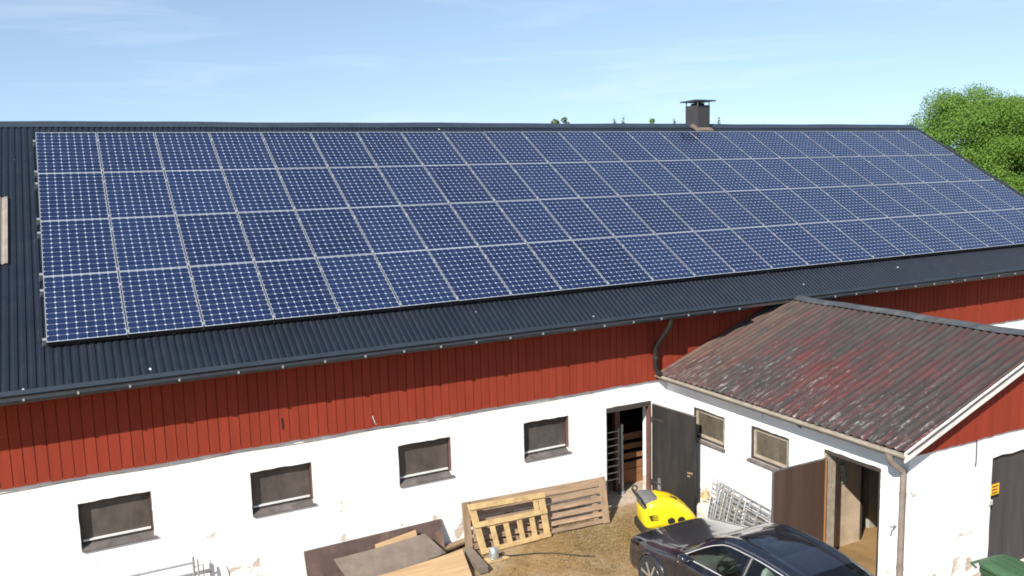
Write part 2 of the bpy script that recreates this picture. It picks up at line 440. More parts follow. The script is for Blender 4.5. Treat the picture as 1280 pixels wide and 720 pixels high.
def tag(o, label, cat, group=None, kind=None):
    if label: o['label'] = label
    if cat: o['category'] = cat
    if group: o['group'] = group
    if kind: o['kind'] = kind
    return o
def thing(name, label, cat, loc=(0, 0, 0), rot=(0, 0, 0), group=None):
    o = bpy.data.objects.new(name, None); COL.objects.link(o)
    o.location = loc; o.rotation_euler = rot; o.empty_display_size = .2
    return tag(o, label, cat, group)
def inv(root):
    """matrix that brings world-space geometry into the local space of a thing"""
    return (Matrix.Translation(root.location) @ root.rotation_euler.to_matrix().to_4x4()).inverted()

# wall with openings: a plate of cells, faces only where there is air; edges of openings a little ragged
def wall_plate(u0, u1, z0, z1, holes, front, back, axis, rag=.008, step=.35, seed=1, zt=None):
    """axis 'x': the wall runs along x, front/back are y values; axis 'y': runs along y, front/back are x values"""
    rr = random.Random(seed)
    us = {round(u0, 4), round(u1, 4)}; zs = {round(z0, 4), round(z1, 4)}
    for (a, b, c, d) in holes:
        us |= {round(a, 4), round(b, 4)}; zs |= {round(c, 4), round(d, 4)}
        for k in range(1, 9): us.add(round(a + (b - a) * k / 9, 4))
        for k in range(1, 7): zs.add(round(c + (d - c) * k / 7, 4))
    us = sorted(u for u in us if u0 - 1e-6 <= u <= u1 + 1e-6); zs = sorted(z for z in zs if z0 - 1e-6 <= z <= z1 + 1e-6)
    def solid(i, j):
        if i < 0 or j < 0 or i >= len(us) - 1 or j >= len(zs) - 1: return False
        u = (us[i] + us[i + 1]) / 2; z = (zs[j] + zs[j + 1]) / 2
        return not any(a < u < b and c < z < d for (a, b, c, d) in holes)
    jit = {}
    for i, u in enumerate(us):
        for j, z in enumerate(zs):
            du = dz = 0
            for (a, b, c, d) in holes:
                e = 1e-3
                if a - e <= u <= b + e and c - e <= z <= d + e:
                    on_v = abs(u - a) < e or abs(u - b) < e; on_h = abs(z - c) < e or abs(z - d) < e
                    if on_h and not on_v and abs(z - d) < e: dz = rr.uniform(-rag, rag * 1.6)
                    if on_v and not on_h: du = rr.uniform(-rag, rag) * .6
            jit[i, j] = (u + du, z + dz)
    m = MB(); idx = {}
    def vid(i, j, k):
        if (i, j, k) not in idx:
            u, z = jit[i, j]; w = (front, back)[k]
            idx[i, j, k] = len(m.v); m.v.append((u, w, z) if axis == 'x' else (w, u, z))
        return idx[i, j, k]
    for i in range(len(us) - 1):
        for j in range(len(zs) - 1):
            if not solid(i, j): continue
            q = [(i, j), (i + 1, j), (i + 1, j + 1), (i, j + 1)]
            m.f.append(tuple(vid(a, b, 0) for a, b in q)); m.f.append(tuple(vid(a, b, 1) for a, b in reversed(q)))
            for (di, dj, e) in ((0, -1, (0, 1)), (1, 0, (1, 2)), (0, 1, (2, 3)), (-1, 0, (3, 0))):
                if not solid(i + di, j + dj):
                    a, b = q[e[0]], q[e[1]]
                    m.f.append((vid(*b, 0), vid(*a, 0), vid(*a, 1), vid(*b, 1)))
    return m

# ------------------------------------------------------------------ camera, sky, sun
cam = bpy.data.cameras.new('camera'); co = bpy.data.objects.new('camera', cam); COL.objects.link(co)
right = Vector((0.8853516, -0.46421997, -0.02554128)); fwd = Vector((0.45695038, 0.87898662, -0.13630434))
right.normalize(); fwd = (fwd - right * fwd.dot(right)).normalized(); up = right.cross(fwd)
mat = Matrix((( right.x, up.x, -fwd.x), (right.y, up.y, -fwd.y), (right.z, up.z, -fwd.z)))
co.matrix_world = Matrix.Translation((0.4437, -18.8272, 6.6165)) @ mat.to_4x4()
cam.sensor_width = 36.; cam.lens = 1055.53 / 1280 * 36.; cam.clip_start = .05; cam.clip_end = 3000
SC.camera = co

SUN = Vector((-.655, -.425, .625)).normalized()
EL = math.asin(SUN.z); AZ = math.atan2(SUN.x, SUN.y)
w = bpy.data.worlds.new('World'); SC.world = w; w.use_nodes = True
t = NT(w.node_tree); bg = w.node_tree.nodes['Background']
sky = t.n.new('ShaderNodeTexSky'); sky.sky_type = 'NISHITA'; sky.sun_disc = False
sky.sun_elevation = EL; sky.sun_rotation = AZ; sky.altitude = 100; sky.air_density = 1.0; sky.dust_density = .05; sky.ozone_density = 1.3
# the air is read a little above the true horizon, so the pale band there stays as blue as in the photograph
tcs = t.n.new('ShaderNodeTexCoord'); sxyz = t.n.new('ShaderNodeSeparateXYZ'); t.l.new(tcs.outputs['Generated'], sxyz.inputs[0])
cxyz = t.n.new('ShaderNodeCombineXYZ'); t.l.new(sxyz.outputs[0], cxyz.inputs[0]); t.l.new(sxyz.outputs[1], cxyz.inputs[1])
t.l.new(t.math('MULTIPLY_ADD', t.math('MAXIMUM', sxyz.outputs[2], 0.), .80, .15), cxyz.inputs[2])
nrm_ = t.n.new('ShaderNodeVectorMath'); nrm_.operation = 'NORMALIZE'; t.l.new(cxyz.outputs[0], nrm_.inputs[0]); t.l.new(nrm_.outputs[0], sky.inputs[0])
# thin high cirrus
tc = t.n.new('ShaderNodeTexCoord'); mp = t.n.new('ShaderNodeMapping'); mp.inputs['Scale'].default_value = (1.6, 1.6, 16)
mp.inputs['Rotation'].default_value = (.05, -.03, 0)
t.l.new(tc.outputs['Generated'], mp.inputs[0])
nz = t.new('ShaderNodeTexNoise', Scale=2.1, Detail=8., Roughness=.58, Distortion=.6); t.l.new(mp.outputs[0], nz.inputs['Vector'])
cl = t.ramp(nz.outputs[0], [(.52, 0.), (.80, .17)])
hsv = t.n.new('ShaderNodeHueSaturation'); hsv.inputs['Saturation'].default_value = 1.; t.l.new(t.mix(1., sky.outputs[0], (1.05, .975, .90), 'MULTIPLY'), hsv.inputs['Color'])
skyc = t.mix(cl, hsv.outputs[0], (6.6, 7.0, 7.4))
t.l.new(skyc, bg.inputs[0]); bg.inputs[1].default_value = .107

sl = bpy.data.lights.new('sun', 'SUN'); sl.energy = 4.2; sl.angle = R(.53); sl.color = (1., .955, .87)
so = bpy.data.objects.new('sun', sl); COL.objects.link(so); so.rotation_euler = SUN.to_track_quat('Z', 'Y').to_euler(); so.location = (-20, -20, 30)
SC.view_settings.view_transform = 'Standard'; SC.view_settings.look = 'None'; SC.view_settings.gamma = 1
SC.view_settings.exposure = .92

# ------------------------------------------------------------------ ground: one sheet to the horizon
def gz(x, y):
    s = min(1, max(0, (-7. - y) / 2.)); s = s * s * (3 - 2 * s)
    return .15 * s
def ground():
    xs = [-900, -400, -150, -60, -30, -15] + list(np.arange(-8, 24.01, .2)) + [30, 40, 60, 100, 180, 400, 900]
    ys = [-900, -400, -150, -60, -30, -22] + list(np.arange(-16, -4.8, .2)) + [-3, 0, 4, 9, 20, 40, 80, 160, 400, 900]
    ph = rng.uniform(0, 6.28, 12); kx = rng.uniform(-7, 7, 12); ky = rng.uniform(-7, 7, 12)
    P = []
    for x in xs:
        r = []
        for y in ys:
            b = 0
            if -8 < x < 24 and -16 < y < -5.9 and not (x > 10.6 and y > -11.3):
                b = sum(math.sin(a * x + c * y + d) for a, c, d in zip(kx, ky, ph)) * .0035 - .004
            r.append((x, y, gz(x, y) + b))
        P.append(r)
    m = MB().grid(P)
    tag(m.build('ground', M['ground'], smooth=180), None, None, None, 'structure')
ground()

# straw scattered over the yard
def straw():
    n = 9000; m = MB(); V = []; F = []
    for k in range(n):
        if k < 5600: x = rng.normal(8.8, .75); y = rng.normal(-6.75, .55)
        else: x = rng.uniform(5.8, 10.6); y = rng.uniform(-9.5, -5.9)
        if y > -5.75 or x > 10.68: continue
        a = rng.uniform(0, 6.28); l = rng.uniform(.02, .085); wd = rng.uniform(.002, .005); z = gz(x, y) + rng.uniform(.008, .022)
        dx, dy = math.cos(a) * l, math.sin(a) * l; px, py = -math.sin(a) * wd, math.cos(a) * wd; dz = rng.uniform(-.012, .012)
        o = len(V); V += [(x - px, y - py, z), (x + px, y + py, z), (x + dx + px, y + dy + py, z + dz), (x + dx - px, y + dy - py, z + dz)]
        F.append((o, o + 1, o + 2, o + 3))
    m.v = V; m.f = F
    tag(m.build('straw', M['straw']), 'loose straw strewn over the trodden yard by the barn door', 'straw', None, 'stuff')
straw()

# small stones and clods lying about the yard
def pebbles():
    V = []; F = []; ico = [(0, 0, 1), (.89, 0, .45), (.28, .85, .45), (-.72, .53, .45), (-.72, -.53, .45), (.28, -.85, .45), (0, 0, -.6)]
    fc = [(0, 1, 2), (0, 2, 3), (0, 3, 4), (0, 4, 5), (0, 5, 1), (6, 2, 1), (6, 3, 2), (6, 4, 3), (6, 5, 4), (6, 1, 5)]
    for k in range(900):
        x = rng.uniform(5.9, 10.5); y = rng.uniform(-9.5, -5.95) if k % 3 else rng.uniform(-6.4, -5.8)
        r = .006 + .022 * rng.random() ** 4; o = len(V); z = gz(x, y)
        V += [(x + a * r * rng.uniform(.7, 1.3), y + b * r * rng.uniform(.7, 1.3), z + c * r * .7) for a, b, c in ico]; F += [tuple(i + o for i in f) for f in fc]
    m = MB(); m.v = V; m.f = F
    tag(m.build('pebbles', M['stone']), 'small stones and clods scattered over the yard soil', 'pebbles', None, 'stuff')
pebbles()

# ------------------------------------------------------------------ barn
EY, EZ = -6.02, 3.90          # eave
RY, RZ = .62, 7.835           # ridge
X0, X1 = -7.0, 25.93
barn = thing('barn', 'long red and white barn with dark blue grey metal roof', 'barn', (9.5, -5.6, 0))
BI = inv(barn)
def bp(m, name, mat_, parent=None, **k): return m.build(name, M[mat_], parent or barn, matrix=BI, **k)

def corr(x0, x1, a, b, nrm, pitch, h, prof, nv=2, wob=0, seed=0):
    """corrugated sheet between lines a and b (both (y,z)), running along x; returns grid of points"""
    rr = random.Random(seed); P = []
    k0 = math.floor(x0 / pitch); k1 = math.ceil(x1 / pitch)
    for k in range(k0, k1 + 1):
        for (f, hh) in prof:
            x = (k + f) * pitch
            if x < x0 or x > x1: continue
            r = []
            for j in range(nv):
                u = j / (nv - 1)
                r.append((x, a[0] + (b[0] - a[0]) * u + nrm[0] * hh * h, a[1] + (b[1] - a[1]) * u + nrm[1] * hh * h))
            P.append(r)
    return P
TR = [(0, 0), (.16, 1), (.62, 1), (.78, 0)]
nf = (-math.sin(PITCH), math.cos(PITCH)); nb = (math.sin(PITCH), math.cos(PITCH))
roof = bp(MB().slab(corr(X0, X1, (RY - .02, RZ - .03), (EY, EZ - .012), nf, .107, .015, TR), (0, 0, -.006)), 'roof', 'roof')
BYE = 2 * RY - EY
bp(MB().slab([list(reversed(r)) for r in corr(X0, X1, (RY + .02, RZ - .03), (BYE, EZ - .012), nb, .107, .02, TR)], (0, 0, -.006)), 'roof', 'roof', fixn=True)
# roof deck under the sheet keeps the loft dark
m = MB(); m.hexa([(X0 + .1, EY + .14, EZ + .045), (X1 - .1, EY + .14, EZ + .045), (X1 - .1, RY, RZ - .07), (X0 + .1, RY, RZ - .07)], (0, 0, -.035))
m.hexa([(X0 + .1, BYE - .14, EZ + .045), (X1 - .1, BYE - .14, EZ + .045), (X1 - .1, RY, RZ - .072), (X0 + .1, RY, RZ - .072)], (0, 0, -.035))
bp(m, 'roof_deck', 'darkin')
# ridge cap: folded sheet with a slightly wavy line
P = []
for x in np.linspace(X0 - .02, X1 + .03, 60):
    wv = .006 * math.sin(x * .9) + .004 * math.sin(x * 2.3 + 1)
    P.append([(x, RY - .20, RZ - .20 * math.tan(PITCH) + .012 + wv * .5), (x, RY - .05, RZ + .012 + wv), (x, RY + .05, RZ + .012 + wv), (x, RY + .2, RZ - .2 * math.tan(PITCH) + .012 + wv * .5)])
bp(MB().slab(P, (0, 0, -.005)), 'ridge_cap', 'trim', roof, fixn=True)
# eave trim strip (drip flashing), verge flashing on the right
m = MB()
m.hexa([(X0, EY - .012, EZ + .0), (X1, EY - .012, EZ + .0), (X1, EY - .02, EZ - .060), (X0, EY - .02, EZ - .060)], (0, .012, 0))
bp(m, 'drip_flashing', 'trim', roof, fixn=True)
bp(MB().box((X0 + .05, EY + .004, EZ - .146), (X1 - .05, EY + .024, EZ - .02)), 'fascia', 'darkframe')  # dark colour stands in for shade; set low to stop sun behind the gutter
m = MB(); m.hexa([(X1, EY - .02, EZ + .035), (X1 + .03, EY - .02, EZ + .035), (X1 + .03, RY, RZ + .02), (X1, RY, RZ + .02)], (0, 0, -.16))
m.hexa([(X1, BYE + .02, EZ + .035), (X1 + .03, BYE + .02, EZ + .035), (X1 + .03, RY + .002, RZ + .02), (X1, RY + .002, RZ + .02)], (0, 0, -.16))
bp(m, 'verge_flashing', 'trim', roof, fixn=True)
# translucent roof sheet at the far left
def on_roof(x, yy, off=0): 
    s = (yy - EY) / (RY - EY); return (x, EY + (RY - EY) * s + nf[0] * off, EZ + (RZ - EZ) * s + nf[1] * off)
a_, b_ = on_roof(0, -1.82, .012), on_roof(0, -3.52, .012)
bp(MB().slab(corr(-1.5, -.455, a_[1:], b_[1:], nf, .107, .02, TR), (0, 0, -.004)), 'roof_light', 'fibre', roof)
# soffit boards
bp(MB().box((X0 + .1, EY + .16, 3.80), (X1 - .15, -5.602, 3.82)), 'soffit', 'darkin')

# front wall with its openings
WIN = [(.191, 1.168), (2.605, 3.575), (5.055, 6.03), (7.485, 8.45)]
WZ0, WZ1 = 1.325, 2.045
DOOR = (9.30, 10.37, .035, 2.045)
holes = [(a, b, WZ0, WZ1) for a, b in WIN] + [DOOR]
wall = bp(wall_plate(X0 + .2, 25.55, -.3, 3.86, holes, -5.6, -5.32, 'x', .006, seed=3), 'front_wall', 'plaster', fixn=True)
bp(MB().box((X0 + .2, BYE - .42, -.3), (25.55, BYE - .2, 3.86)), 'back_wall', 'plaster')
m = MB(); yy0, yy1 = -5.32, BYE - .42
for x in (X0 + .2, 25.27):
    o = len(m.v)
    ring = [(yy0, -.3), (yy1, -.3), (yy1, 3.86), (RY, 7.70), (yy0, 3.86)]
    m.add([(x, a, b) for a, b in ring] + [(x + .28, a, b) for a, b in ring],
          [(0, 1, 2, 3, 4), (9, 8, 7, 6, 5)] + [((k + 1) % 5, k, k + 5, (k + 1) % 5 + 5) for k in range(5)])
bp(m, 'end_wall', 'plaster', fixn=True)
bp(MB().box((X0 + .5, -5.318, -.2), (25.2, BYE - .44, .03)), 'floor', 'concrete')

# red boarding along the top of the wall
def boards(us, zb, ztop, front, axis, seed, th=.022, wd=.152):
    rr = random.Random(seed); m = MB(); u = us[0]
    while u < us[1]:
        g = rr.uniform(.008, .011); d = rr.uniform(-.002, .002); ww = wd + rr.uniform(-.006, .006); b = zb + rr.uniform(-.012, .006)
        ua, ub = u + g / 2, min(u + ww - g / 2, us[1]); ta, tb = ztop(ua), ztop(ub)
        if min(ta, tb) > b + .01:
            tl = rr.uniform(-.0015, .0015); f0, f1 = front + d - tl, front + d + tl
            vs = [(ua, f0, b), (ub, f1, b), (ub, f1 + th, b), (ua, f0 + th, b), (ua, f0, ta), (ub, f1, tb), (ub, f1 + th, tb), (ua, f0 + th, ta)]
            m.add(vs, [(0, 3, 2, 1), (4, 5, 6, 7), (0, 1, 5, 4), (1, 2, 6, 5), (2, 3, 7, 6), (3, 0, 4, 7)])
        u += ww
    return m
clad = bp(boards((X0 + .2, 25.55), 2.457, lambda u: 3.79, -5.640, 'x', 4), 'red_boarding', 'red')
bp(MB().box((X0 + .2, -5.612, 2.48), (25.55, -5.604, 3.79)), 'backing', 'red', clad)
m = MB(); m.beam((4.62, -5.652, 2.66), (4.66, -5.652, 2.52), .012, .004, (0, 1, 0)); m.beam((4.65, -5.652, 2.54), (4.68, -5.652, 2.50), .008, .004, (0, 1, 0))
bp(m, 'scratch', 'palestrip', clad)
m = MB(); m.beam((3.14, -5.650, 2.86), (3.145, -5.650, 2.68), .018, .006, (0, 1, 0)); bp(m, 'crack', 'liner', clad)
# thin cable stapled below the boards
pts = [(x, -5.607, 2.405 - .012 * abs(math.sin(x * 1.3)) + .006 * math.sin(x * 3.1)) for x in np.arange(X0 + .4, 9.1, .3)]
bp(MB().tube(pts, .005, 5), 'cable', 'endboard')

# windows: frame, glass, bottom rail coloured pale for the sunlit frame sill, sloping sill
for (a, b) in WIN:
    yb = -5.6 + .085
    m = MB(); fw = .032
    m.box((a, yb, WZ0 + .085), (a + fw, yb + .05, WZ1)); m.box((b - fw, yb, WZ0 + .085), (b, yb + .05, WZ1))
    m.box((a + fw, yb, WZ1 - fw - .02), (b - fw, yb + .05, WZ1)); m.box((a + fw, yb, WZ0 + .085), (b - fw, yb + .05, WZ0 + .115))
    wf = bp(m, 'window', 'darkframe')
    bp(MB().box((a + fw, yb + .022, WZ0 + .139), (b - fw, yb + .030, WZ1 - fw - .02)), 'pane', 'dustglass', wf)
    bp(MB().box((a + .03, yb - .012, WZ0 + .115), (b - .035, yb + .045, WZ0 + .138)), 'bottom_rail', 'palestrip', wf)
    bp(MB().box((b - .012, -5.596, WZ0 + .09), (b - .002, yb - .002, WZ1 - .006)), 'side_lining', 'reveal', wf)
    bp(MB().hexa([(a + .004, -5.628, WZ0 + .005), (b + .04, -5.628, WZ0 + .005), (b - .004, yb + .03, WZ0 + .083), (a + .004, yb + .03, WZ0 + .083)], (0, 0, -.016)), 'sill', 'sill', wf)

# doorway: frame and the black door swung wide open
m = MB(); m.box((DOOR[0], -5.60, DOOR[3] - .10), (DOOR[1], -5.50, DOOR[3])); m.box((DOOR[0], -5.58, .036), (DOOR[0] + .03, -5.50, DOOR[3] - .10))
df = bp(m, 'door_frame', 'darkframe')
bp(MB().box((DOOR[1] - .055, -5.612, .036), (DOOR[1] - .015, -5.50, DOOR[3] - .10)), 'jamb', 'reveal', df)
H = Vector((10.345, -5.66, 0)); E_ = Vector((10.475, -6.80, 0)); d_ = (E_ - H).normalized(); n_ = Vector((-d_.y, d_.x, 0)); n_ = n_ if n_.x > 0 else -n_
m = MB(); m.hexa([H + Vector((0, 0, .05)), E_ + Vector((0, 0, .05)), E_ + Vector((0, 0, 1.985)), H + Vector((0, 0, 1.985))], n_ * .045)
door = bp(m, 'door', 'doorblack', fixn=True)
m = MB(); m.hexa([H + Vector((0, 0, 1.986)), E_ + Vector((0, 0, 1.986)), E_ + n_ * .045 + Vector((0, 0, 1.986)), H + n_ * .045 + Vector((0, 0, 1.986))], (0, 0, .012))
bp(m, 'top_edge', 'sill', door, fixn=True)
m = MB()
hp = E_ - d_ * .16 - n_ * .022 + Vector((0, 0, .86)); m.beam(hp, hp + d_ * .13 + Vector((0, 0, .02)), .012, .03); m.beam(hp + Vector((0, 0, -.06)), hp + d_ * .07 + Vector((0, 0, -.055)), .01, .03)
m.tube([hp + d_ * .11, hp + d_ * .11 + n_ * .03], .009, 6)
bp(m, 'latch', 'endboard', door)
m = MB(); q = H + d_ * .16 - n_ * .006 + Vector((0, 0, .28)); m.hexa([q, q + d_ * .09, q + d_ * .08 + Vector((0, 0, .24)), q + d_ * .01 + Vector((0, 0, .24))], n_ * .005); bp(m, 'metal_patch', 'zinc', door, fixn=True)
m = MB()
for z in (.35, 1.65):
    m.tube([H + Vector((-.02, .02, z)), H + Vector((-.02, .02, z + .11))], .012, 8); m.beam(H + Vector((-.006, 0, z + .05)) - n_ * .004, H + d_ * .32 - n_ * .004 + Vector((0, 0, z + .05)), .006, .035)
bp(m, 'hinge', 'darkframe', door)

# gutter in two runs with bright hook bolts, and the downpipe at the annex
def half_gutter(p, q, r, n=9, t=.004):
    p, q = Vector(p), Vector(q); d = (q - p).normalized(); s = d.cross(Vector((0, 0, 1))).normalized()
    def ring(c, rr): return [c + s * (rr * math.cos(a)) + Vector((0, 0, 1)) * (-rr * math.sin(a)) for a in np.linspace(0, math.pi, n)]
    m = MB(); out = [ring(p, r), ring(q, r)]; inn = [ring(p, r - t), ring(q, r - t)]
    m.grid(out); m.grid(inn, True)
    m.grid([out[0], inn[0]]); m.grid([out[1], inn[1]], True)
    m.grid([[o[0], i[0]] for o, i in zip(out, inn)]); m.grid([[o[-1], i[-1]] for o, i in zip(out, inn)])
    for c in (p, q):
        rr = ring(c, r); o = len(m.v); m.v += [tuple(x) for x in rr]; m.f.append(tuple(range(o, o + n)))
    return m
GY, GZ = -6.105, 3.80; HOOK = []
for (xa, xb, za, zb) in ((X0 + .1, 2.3, -.03, .004), (2.303, 12.38, .004, .004), (14.02, 19.0, .004, .0), (19.003, X1, .0, -.03)):
    g = bp(half_gutter((xa, GY, GZ + za), (xb, GY, GZ + zb), .062), 'gutter', 'gutter', smooth=40)
    for x in np.arange(xa + .15, xb - .05, .645):
        if x > 24: break
        if x < -1.4: continue
        if not HOOK:
            pts = [(0, .066 * -math.cos(a), -.066 * math.sin(a)) for a in np.linspace(0.02, math.pi, 8)]
            HOOK.append(MB().tube(pts, .007, 5).build('hook', M['gutter'], g)); HOOK.append(MB().box((-.012, -.078, -.022), (.014, -.060, .012)).build('hook_bolt', M['bolt'], g))
            hk = HOOK
        else:
            hk = [o.copy() for o in HOOK]
            for o in hk: COL.objects.link(o); o.parent = g
        for o in hk: o.location = BI @ Vector((x, GY, GZ))
P_ = [(10.46, -6.10, 3.75), (10.46, -6.10, 3.66), (10.45, -6.05, 3.56), (10.42, -5.86, 3.33), (10.40, -5.76, 3.20), (10.39, -5.73, 3.08), (10.38, -5.73, 2.80), (10.39, -5.735, 2.71), (10.42, -5.76, 2.64), (10.47, -5.79, 2.60)]
dp = bp(MB().tube(P_, .050, 12), 'downpipe', 'pipe', smooth=60)
m = MB(); m.lathe([(.056, 0), (.056, .05)], 14, (10.385, -5.73, 2.92)); m.box((10.37, -5.69, 2.93), (10.40, -5.645, 2.96)); bp(m, 'pipe_clamp', 'gutter', dp)
bp(MB().lathe([(.03, -.01), (.045, 0), (.045, .012), (.02, .02)], 12, (9.0, -5.655, 3.70), 'y'), 'outdoor_lamp', 'palestrip', clad)

# chimney on the ridge: clad shaft, posts, flat cap, mortar at the foot
cx0, cx1, cy0, cy1 = 16.49, 16.94, .34, .88
ch = bp(MB().box((cx0, cy0, 7.3), (cx1, cy1, 8.36)), 'chimney', 'chim', bevel=.008)
m = MB()
for x in (cx0 + .02, cx1 - .02):
    for y in (cy0 + .02, cy1 - .02): m.beam((x, y, 8.355), (x, y, 8.47), .022, .022)
bp(m, 'cap_posts', 'zinc', ch)
bp(MB().box((cx0 + .1, cy0 + .12, 8.355), (cx1 - .1, cy1 - .12, 8.425)), 'flue', 'liner', ch)
m = MB(); a, b, c, d = cx0 - .11, cx1 + .13, cy0 - .11, cy1 + .11
m.add([(a, c, 8.462), (b, c, 8.462), (b, d, 8.462), (a, d, 8.462), (a, c, 8.495), (b, c, 8.495), (b, d, 8.495), (a, d, 8.495), ((a + b) / 2 - .1, (c + d) / 2, 8.54), ((a + b) / 2 + .1, (c + d) / 2, 8.54)],
      [(3, 2, 1, 0), (0, 1, 5, 4), (1, 2, 6, 5), (2, 3, 7, 6), (3, 0, 4, 7), (4, 5, 9, 8), (6, 7, 8, 9), (5, 6, 9), (7, 4, 8)])
bp(m, 'cap', 'trim', ch)
m = MB()
m.hexa([on_roof(cx0 - .05, .22, .03), on_roof(cx1 + .04, .22, .03), on_roof(cx1 + .03, .36, .03), on_roof(cx0 - .03, .36, .03)], (0, 0, .03))
m.hexa([on_roof(cx0 - .13, .20, .02), on_roof(cx0 - .01, .18, .02), on_roof(cx0 - .01, .52, .02), on_roof(cx0 - .16, .48, .02)], (0, -.01, .05))
bp(m, 'flashing', 'lead', ch)

bp(MB().box((DOOR[0] + .002, -5.615, .0), (DOOR[1] - .002, -5.31, .042)), 'threshold', 'concrete')
# inside the barn doorway
st = thing('stall_partition', 'slatted brown timber stall partition seen through the barn doorway', 'partition', (10.9, -4.72, .03)); SI = inv(st)
for (z0, z1, mm) in ((.03, .34, 'stallwood'), (.36, .50, 'stallwood'), (.58, .70, 'stallwood'), (.79, .90, 'stallwood'), (.99, 1.13, 'stallwood')):
    MB().box((10.24, -4.74, z0), (12.4, -4.71, z1)).build('rail', M[mm], st, matrix=SI)
for x in (10.22, 12.3): MB().box((x, -4.705, .03), (x + .1, -4.62, 1.2)).build('post', M['stallwood'], st, matrix=SI)
gt = thing('stall_gate', 'galvanised tubular stall gate standing inside the open barn doorway', 'gate', (9.6, -5.1, .03)); GI = inv(gt)
for k in range(8): MB().tube([(8.9, -5.1, .36 + k * .143), (9.93, -5.1, .36 + k * .143)], .012, 8).build('rung', M['zinc'], gt, matrix=GI, smooth=60)
for x in (8.9, 9.93): MB().tube([(x, -5.1, .25), (x, -5.1, 1.42)], .016, 8).build('upright', M['zinc'], gt, matrix=GI, smooth=60)
pm_ = MB().tube([(9.99, -5.12, .03), (9.99, -5.12, 1.50)], .03, 10); pm_.lathe([(.075, .031), (.075, .045), (.045, .10)], 14, (9.99, -5.12, 0))
pm_.build('post', M['zinc'], gt, matrix=GI, smooth=50)
bp(MB().box((9.93, -4.99, .03), (10.04, -4.88, 3.7)), 'inner_post', 'reveal')

# ------------------------------------------------------------------ annex (low wing standing out from the barn)
annex = thing('annex', 'low white annex with weathered corrugated grey and red roof', 'annex', (13.9, -8.4, 0)); AI = inv(annex)
def ap(m, name, mat_, parent=None, **k): return m.build(name, M[mat_], parent or annex, matrix=AI, **k)
AX, AX2, AY = 10.75, 17.05, -11.14
AEX, AEZ, ARX, ARZ = 10.47, 2.605, 13.9, 3.845
SL = (ARZ - AEZ) / (ARX - AEX)
roofz = lambda x: AEZ + SL * (x - AEX) if x < ARX else AEZ + SL * (2 * ARX - AEX - x)
W2 = [(-7.31, -6.43, 1.47, 2.06), (-8.875, -7.98, 1.50, 2.09)]
D2 = (-10.68, -9.6, .16, 2.13)
D3 = (12.68, 14.86, .16, 2.07)
ap(wall_plate(AY, -5.602, -.2, 2.66, W2 + [D2], AX, AX + .22, 'y', .006, seed=7), 'side_wall', 'plaster', fixn=True)
ap(wall_plate(AX + .001, AX2, -.2, 2.62, [D3], AY - .002, AY + .22, 'x', .012, seed=8), 'gable_wall', 'plaster2', fixn=True)
ap(MB().box((AX2 - .22, AY + .222, -.2), (AX2, -5.602, 2.62)), 'far_wall', 'plaster')
ap(MB().box((AX + .23, AY + .23, -.1), (AX2 - .23, -5.605, .14)), 'floor', 'concrete')
gcl = ap(boards((AX + .02, AX2), 2.45, lambda u: roofz(u) - .04, AY - .030, 'x', 9, wd=.135), 'red_gable_boarding', 'red')
m = MB(); m.add([(AX + .05, AY + .10, 2.55), (AX2 - .05, AY + .10, 2.55), (ARX, AY + .10, ARZ - .12), (AX + .05, AY + .14, 2.55), (AX2 - .05, AY + .14, 2.55), (ARX, AY + .14, ARZ - .12)],
                [(0, 1, 2), (5, 4, 3), (1, 0, 3, 4), (2, 1, 4, 5), (0, 2, 5, 3)]); ap(m, 'gable_backing', 'darkin', gcl, fixn=True)
# roof: sine corrugation running down the slope, slightly wavy courses
def asheet(side):
    P = []; ys = np.arange(-11.33, -5.655, .146 / 8)
    nx = (-SL, 1) if side < 0 else (SL, 1); L = math.hypot(*nx); nx = (nx[0] / L, nx[1] / L)
    rr = np.random.default_rng(2)
    sag = [rr.uniform(-.008, .008) for _ in range(12)]
    for y in ys:
        h = .019 * math.cos(2 * math.pi * y / .146)
        row = []
        for j in range(12):
            u = j / 11; x = AEX + (ARX - AEX) * (1 - u); z = AEZ + SL * (x - AEX) + sag[j] * math.sin(y * 1.7 + j)
            if side > 0: x = 2 * ARX - x
            row.append((x + nx[0] * h, y, z + nx[1] * h))
        P.append(row)
    return P
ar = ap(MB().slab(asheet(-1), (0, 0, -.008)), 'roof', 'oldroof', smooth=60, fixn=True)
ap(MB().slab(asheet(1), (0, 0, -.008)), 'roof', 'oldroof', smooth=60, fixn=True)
P = []
for y in np.linspace(-11.35, -5.75, 30):
    s_ = .008 * math.sin(y * 2.1) + .006 * math.sin(y * 5)
    P.append([(ARX - .17, y, ARZ - .17 * SL + .038 + s_), (ARX - .05, y, ARZ + .03 + s_), (ARX + .05, y, ARZ + .03 + s_), (ARX + .17, y, ARZ - .17 * SL + .038 + s_)])
ap(MB().slab(P, (0, 0, -.006)), 'ridge_cap', 'oldcap', ar, fixn=True)
m = MB()
for sgn in (-1, 1):
    xe = AEX - .02 if sgn < 0 else 2 * ARX - AEX + .02
    m.hexa([(xe, -11.31, AEZ - .145), (ARX, -11.31 - .002 * sgn, ARZ - .150), (ARX, -11.31 - .002 * sgn, ARZ - .005), (xe, -11.31, AEZ - .0)], (0, .025, 0))
ap(m, 'bargeboard', 'whitewood', fixn=True)
m = MB(); m.hexa([(AEX + .03, -11.28, AEZ - .04), (ARX, -11.28, ARZ - .05), (ARX, -5.66, ARZ - .05), (AEX + .03, -5.66, AEZ - .04)], (0, 0, -.03))
m.hexa([(2 * ARX - AEX - .03, -11.28, AEZ - .042), (ARX, -11.28, ARZ - .052), (ARX, -5.66, ARZ - .052), (2 * ARX - AEX - .03, -5.66, AEZ - .042)], (0, 0, -.03))
ap(m, 'roof_deck', 'darkin', fixn=True)
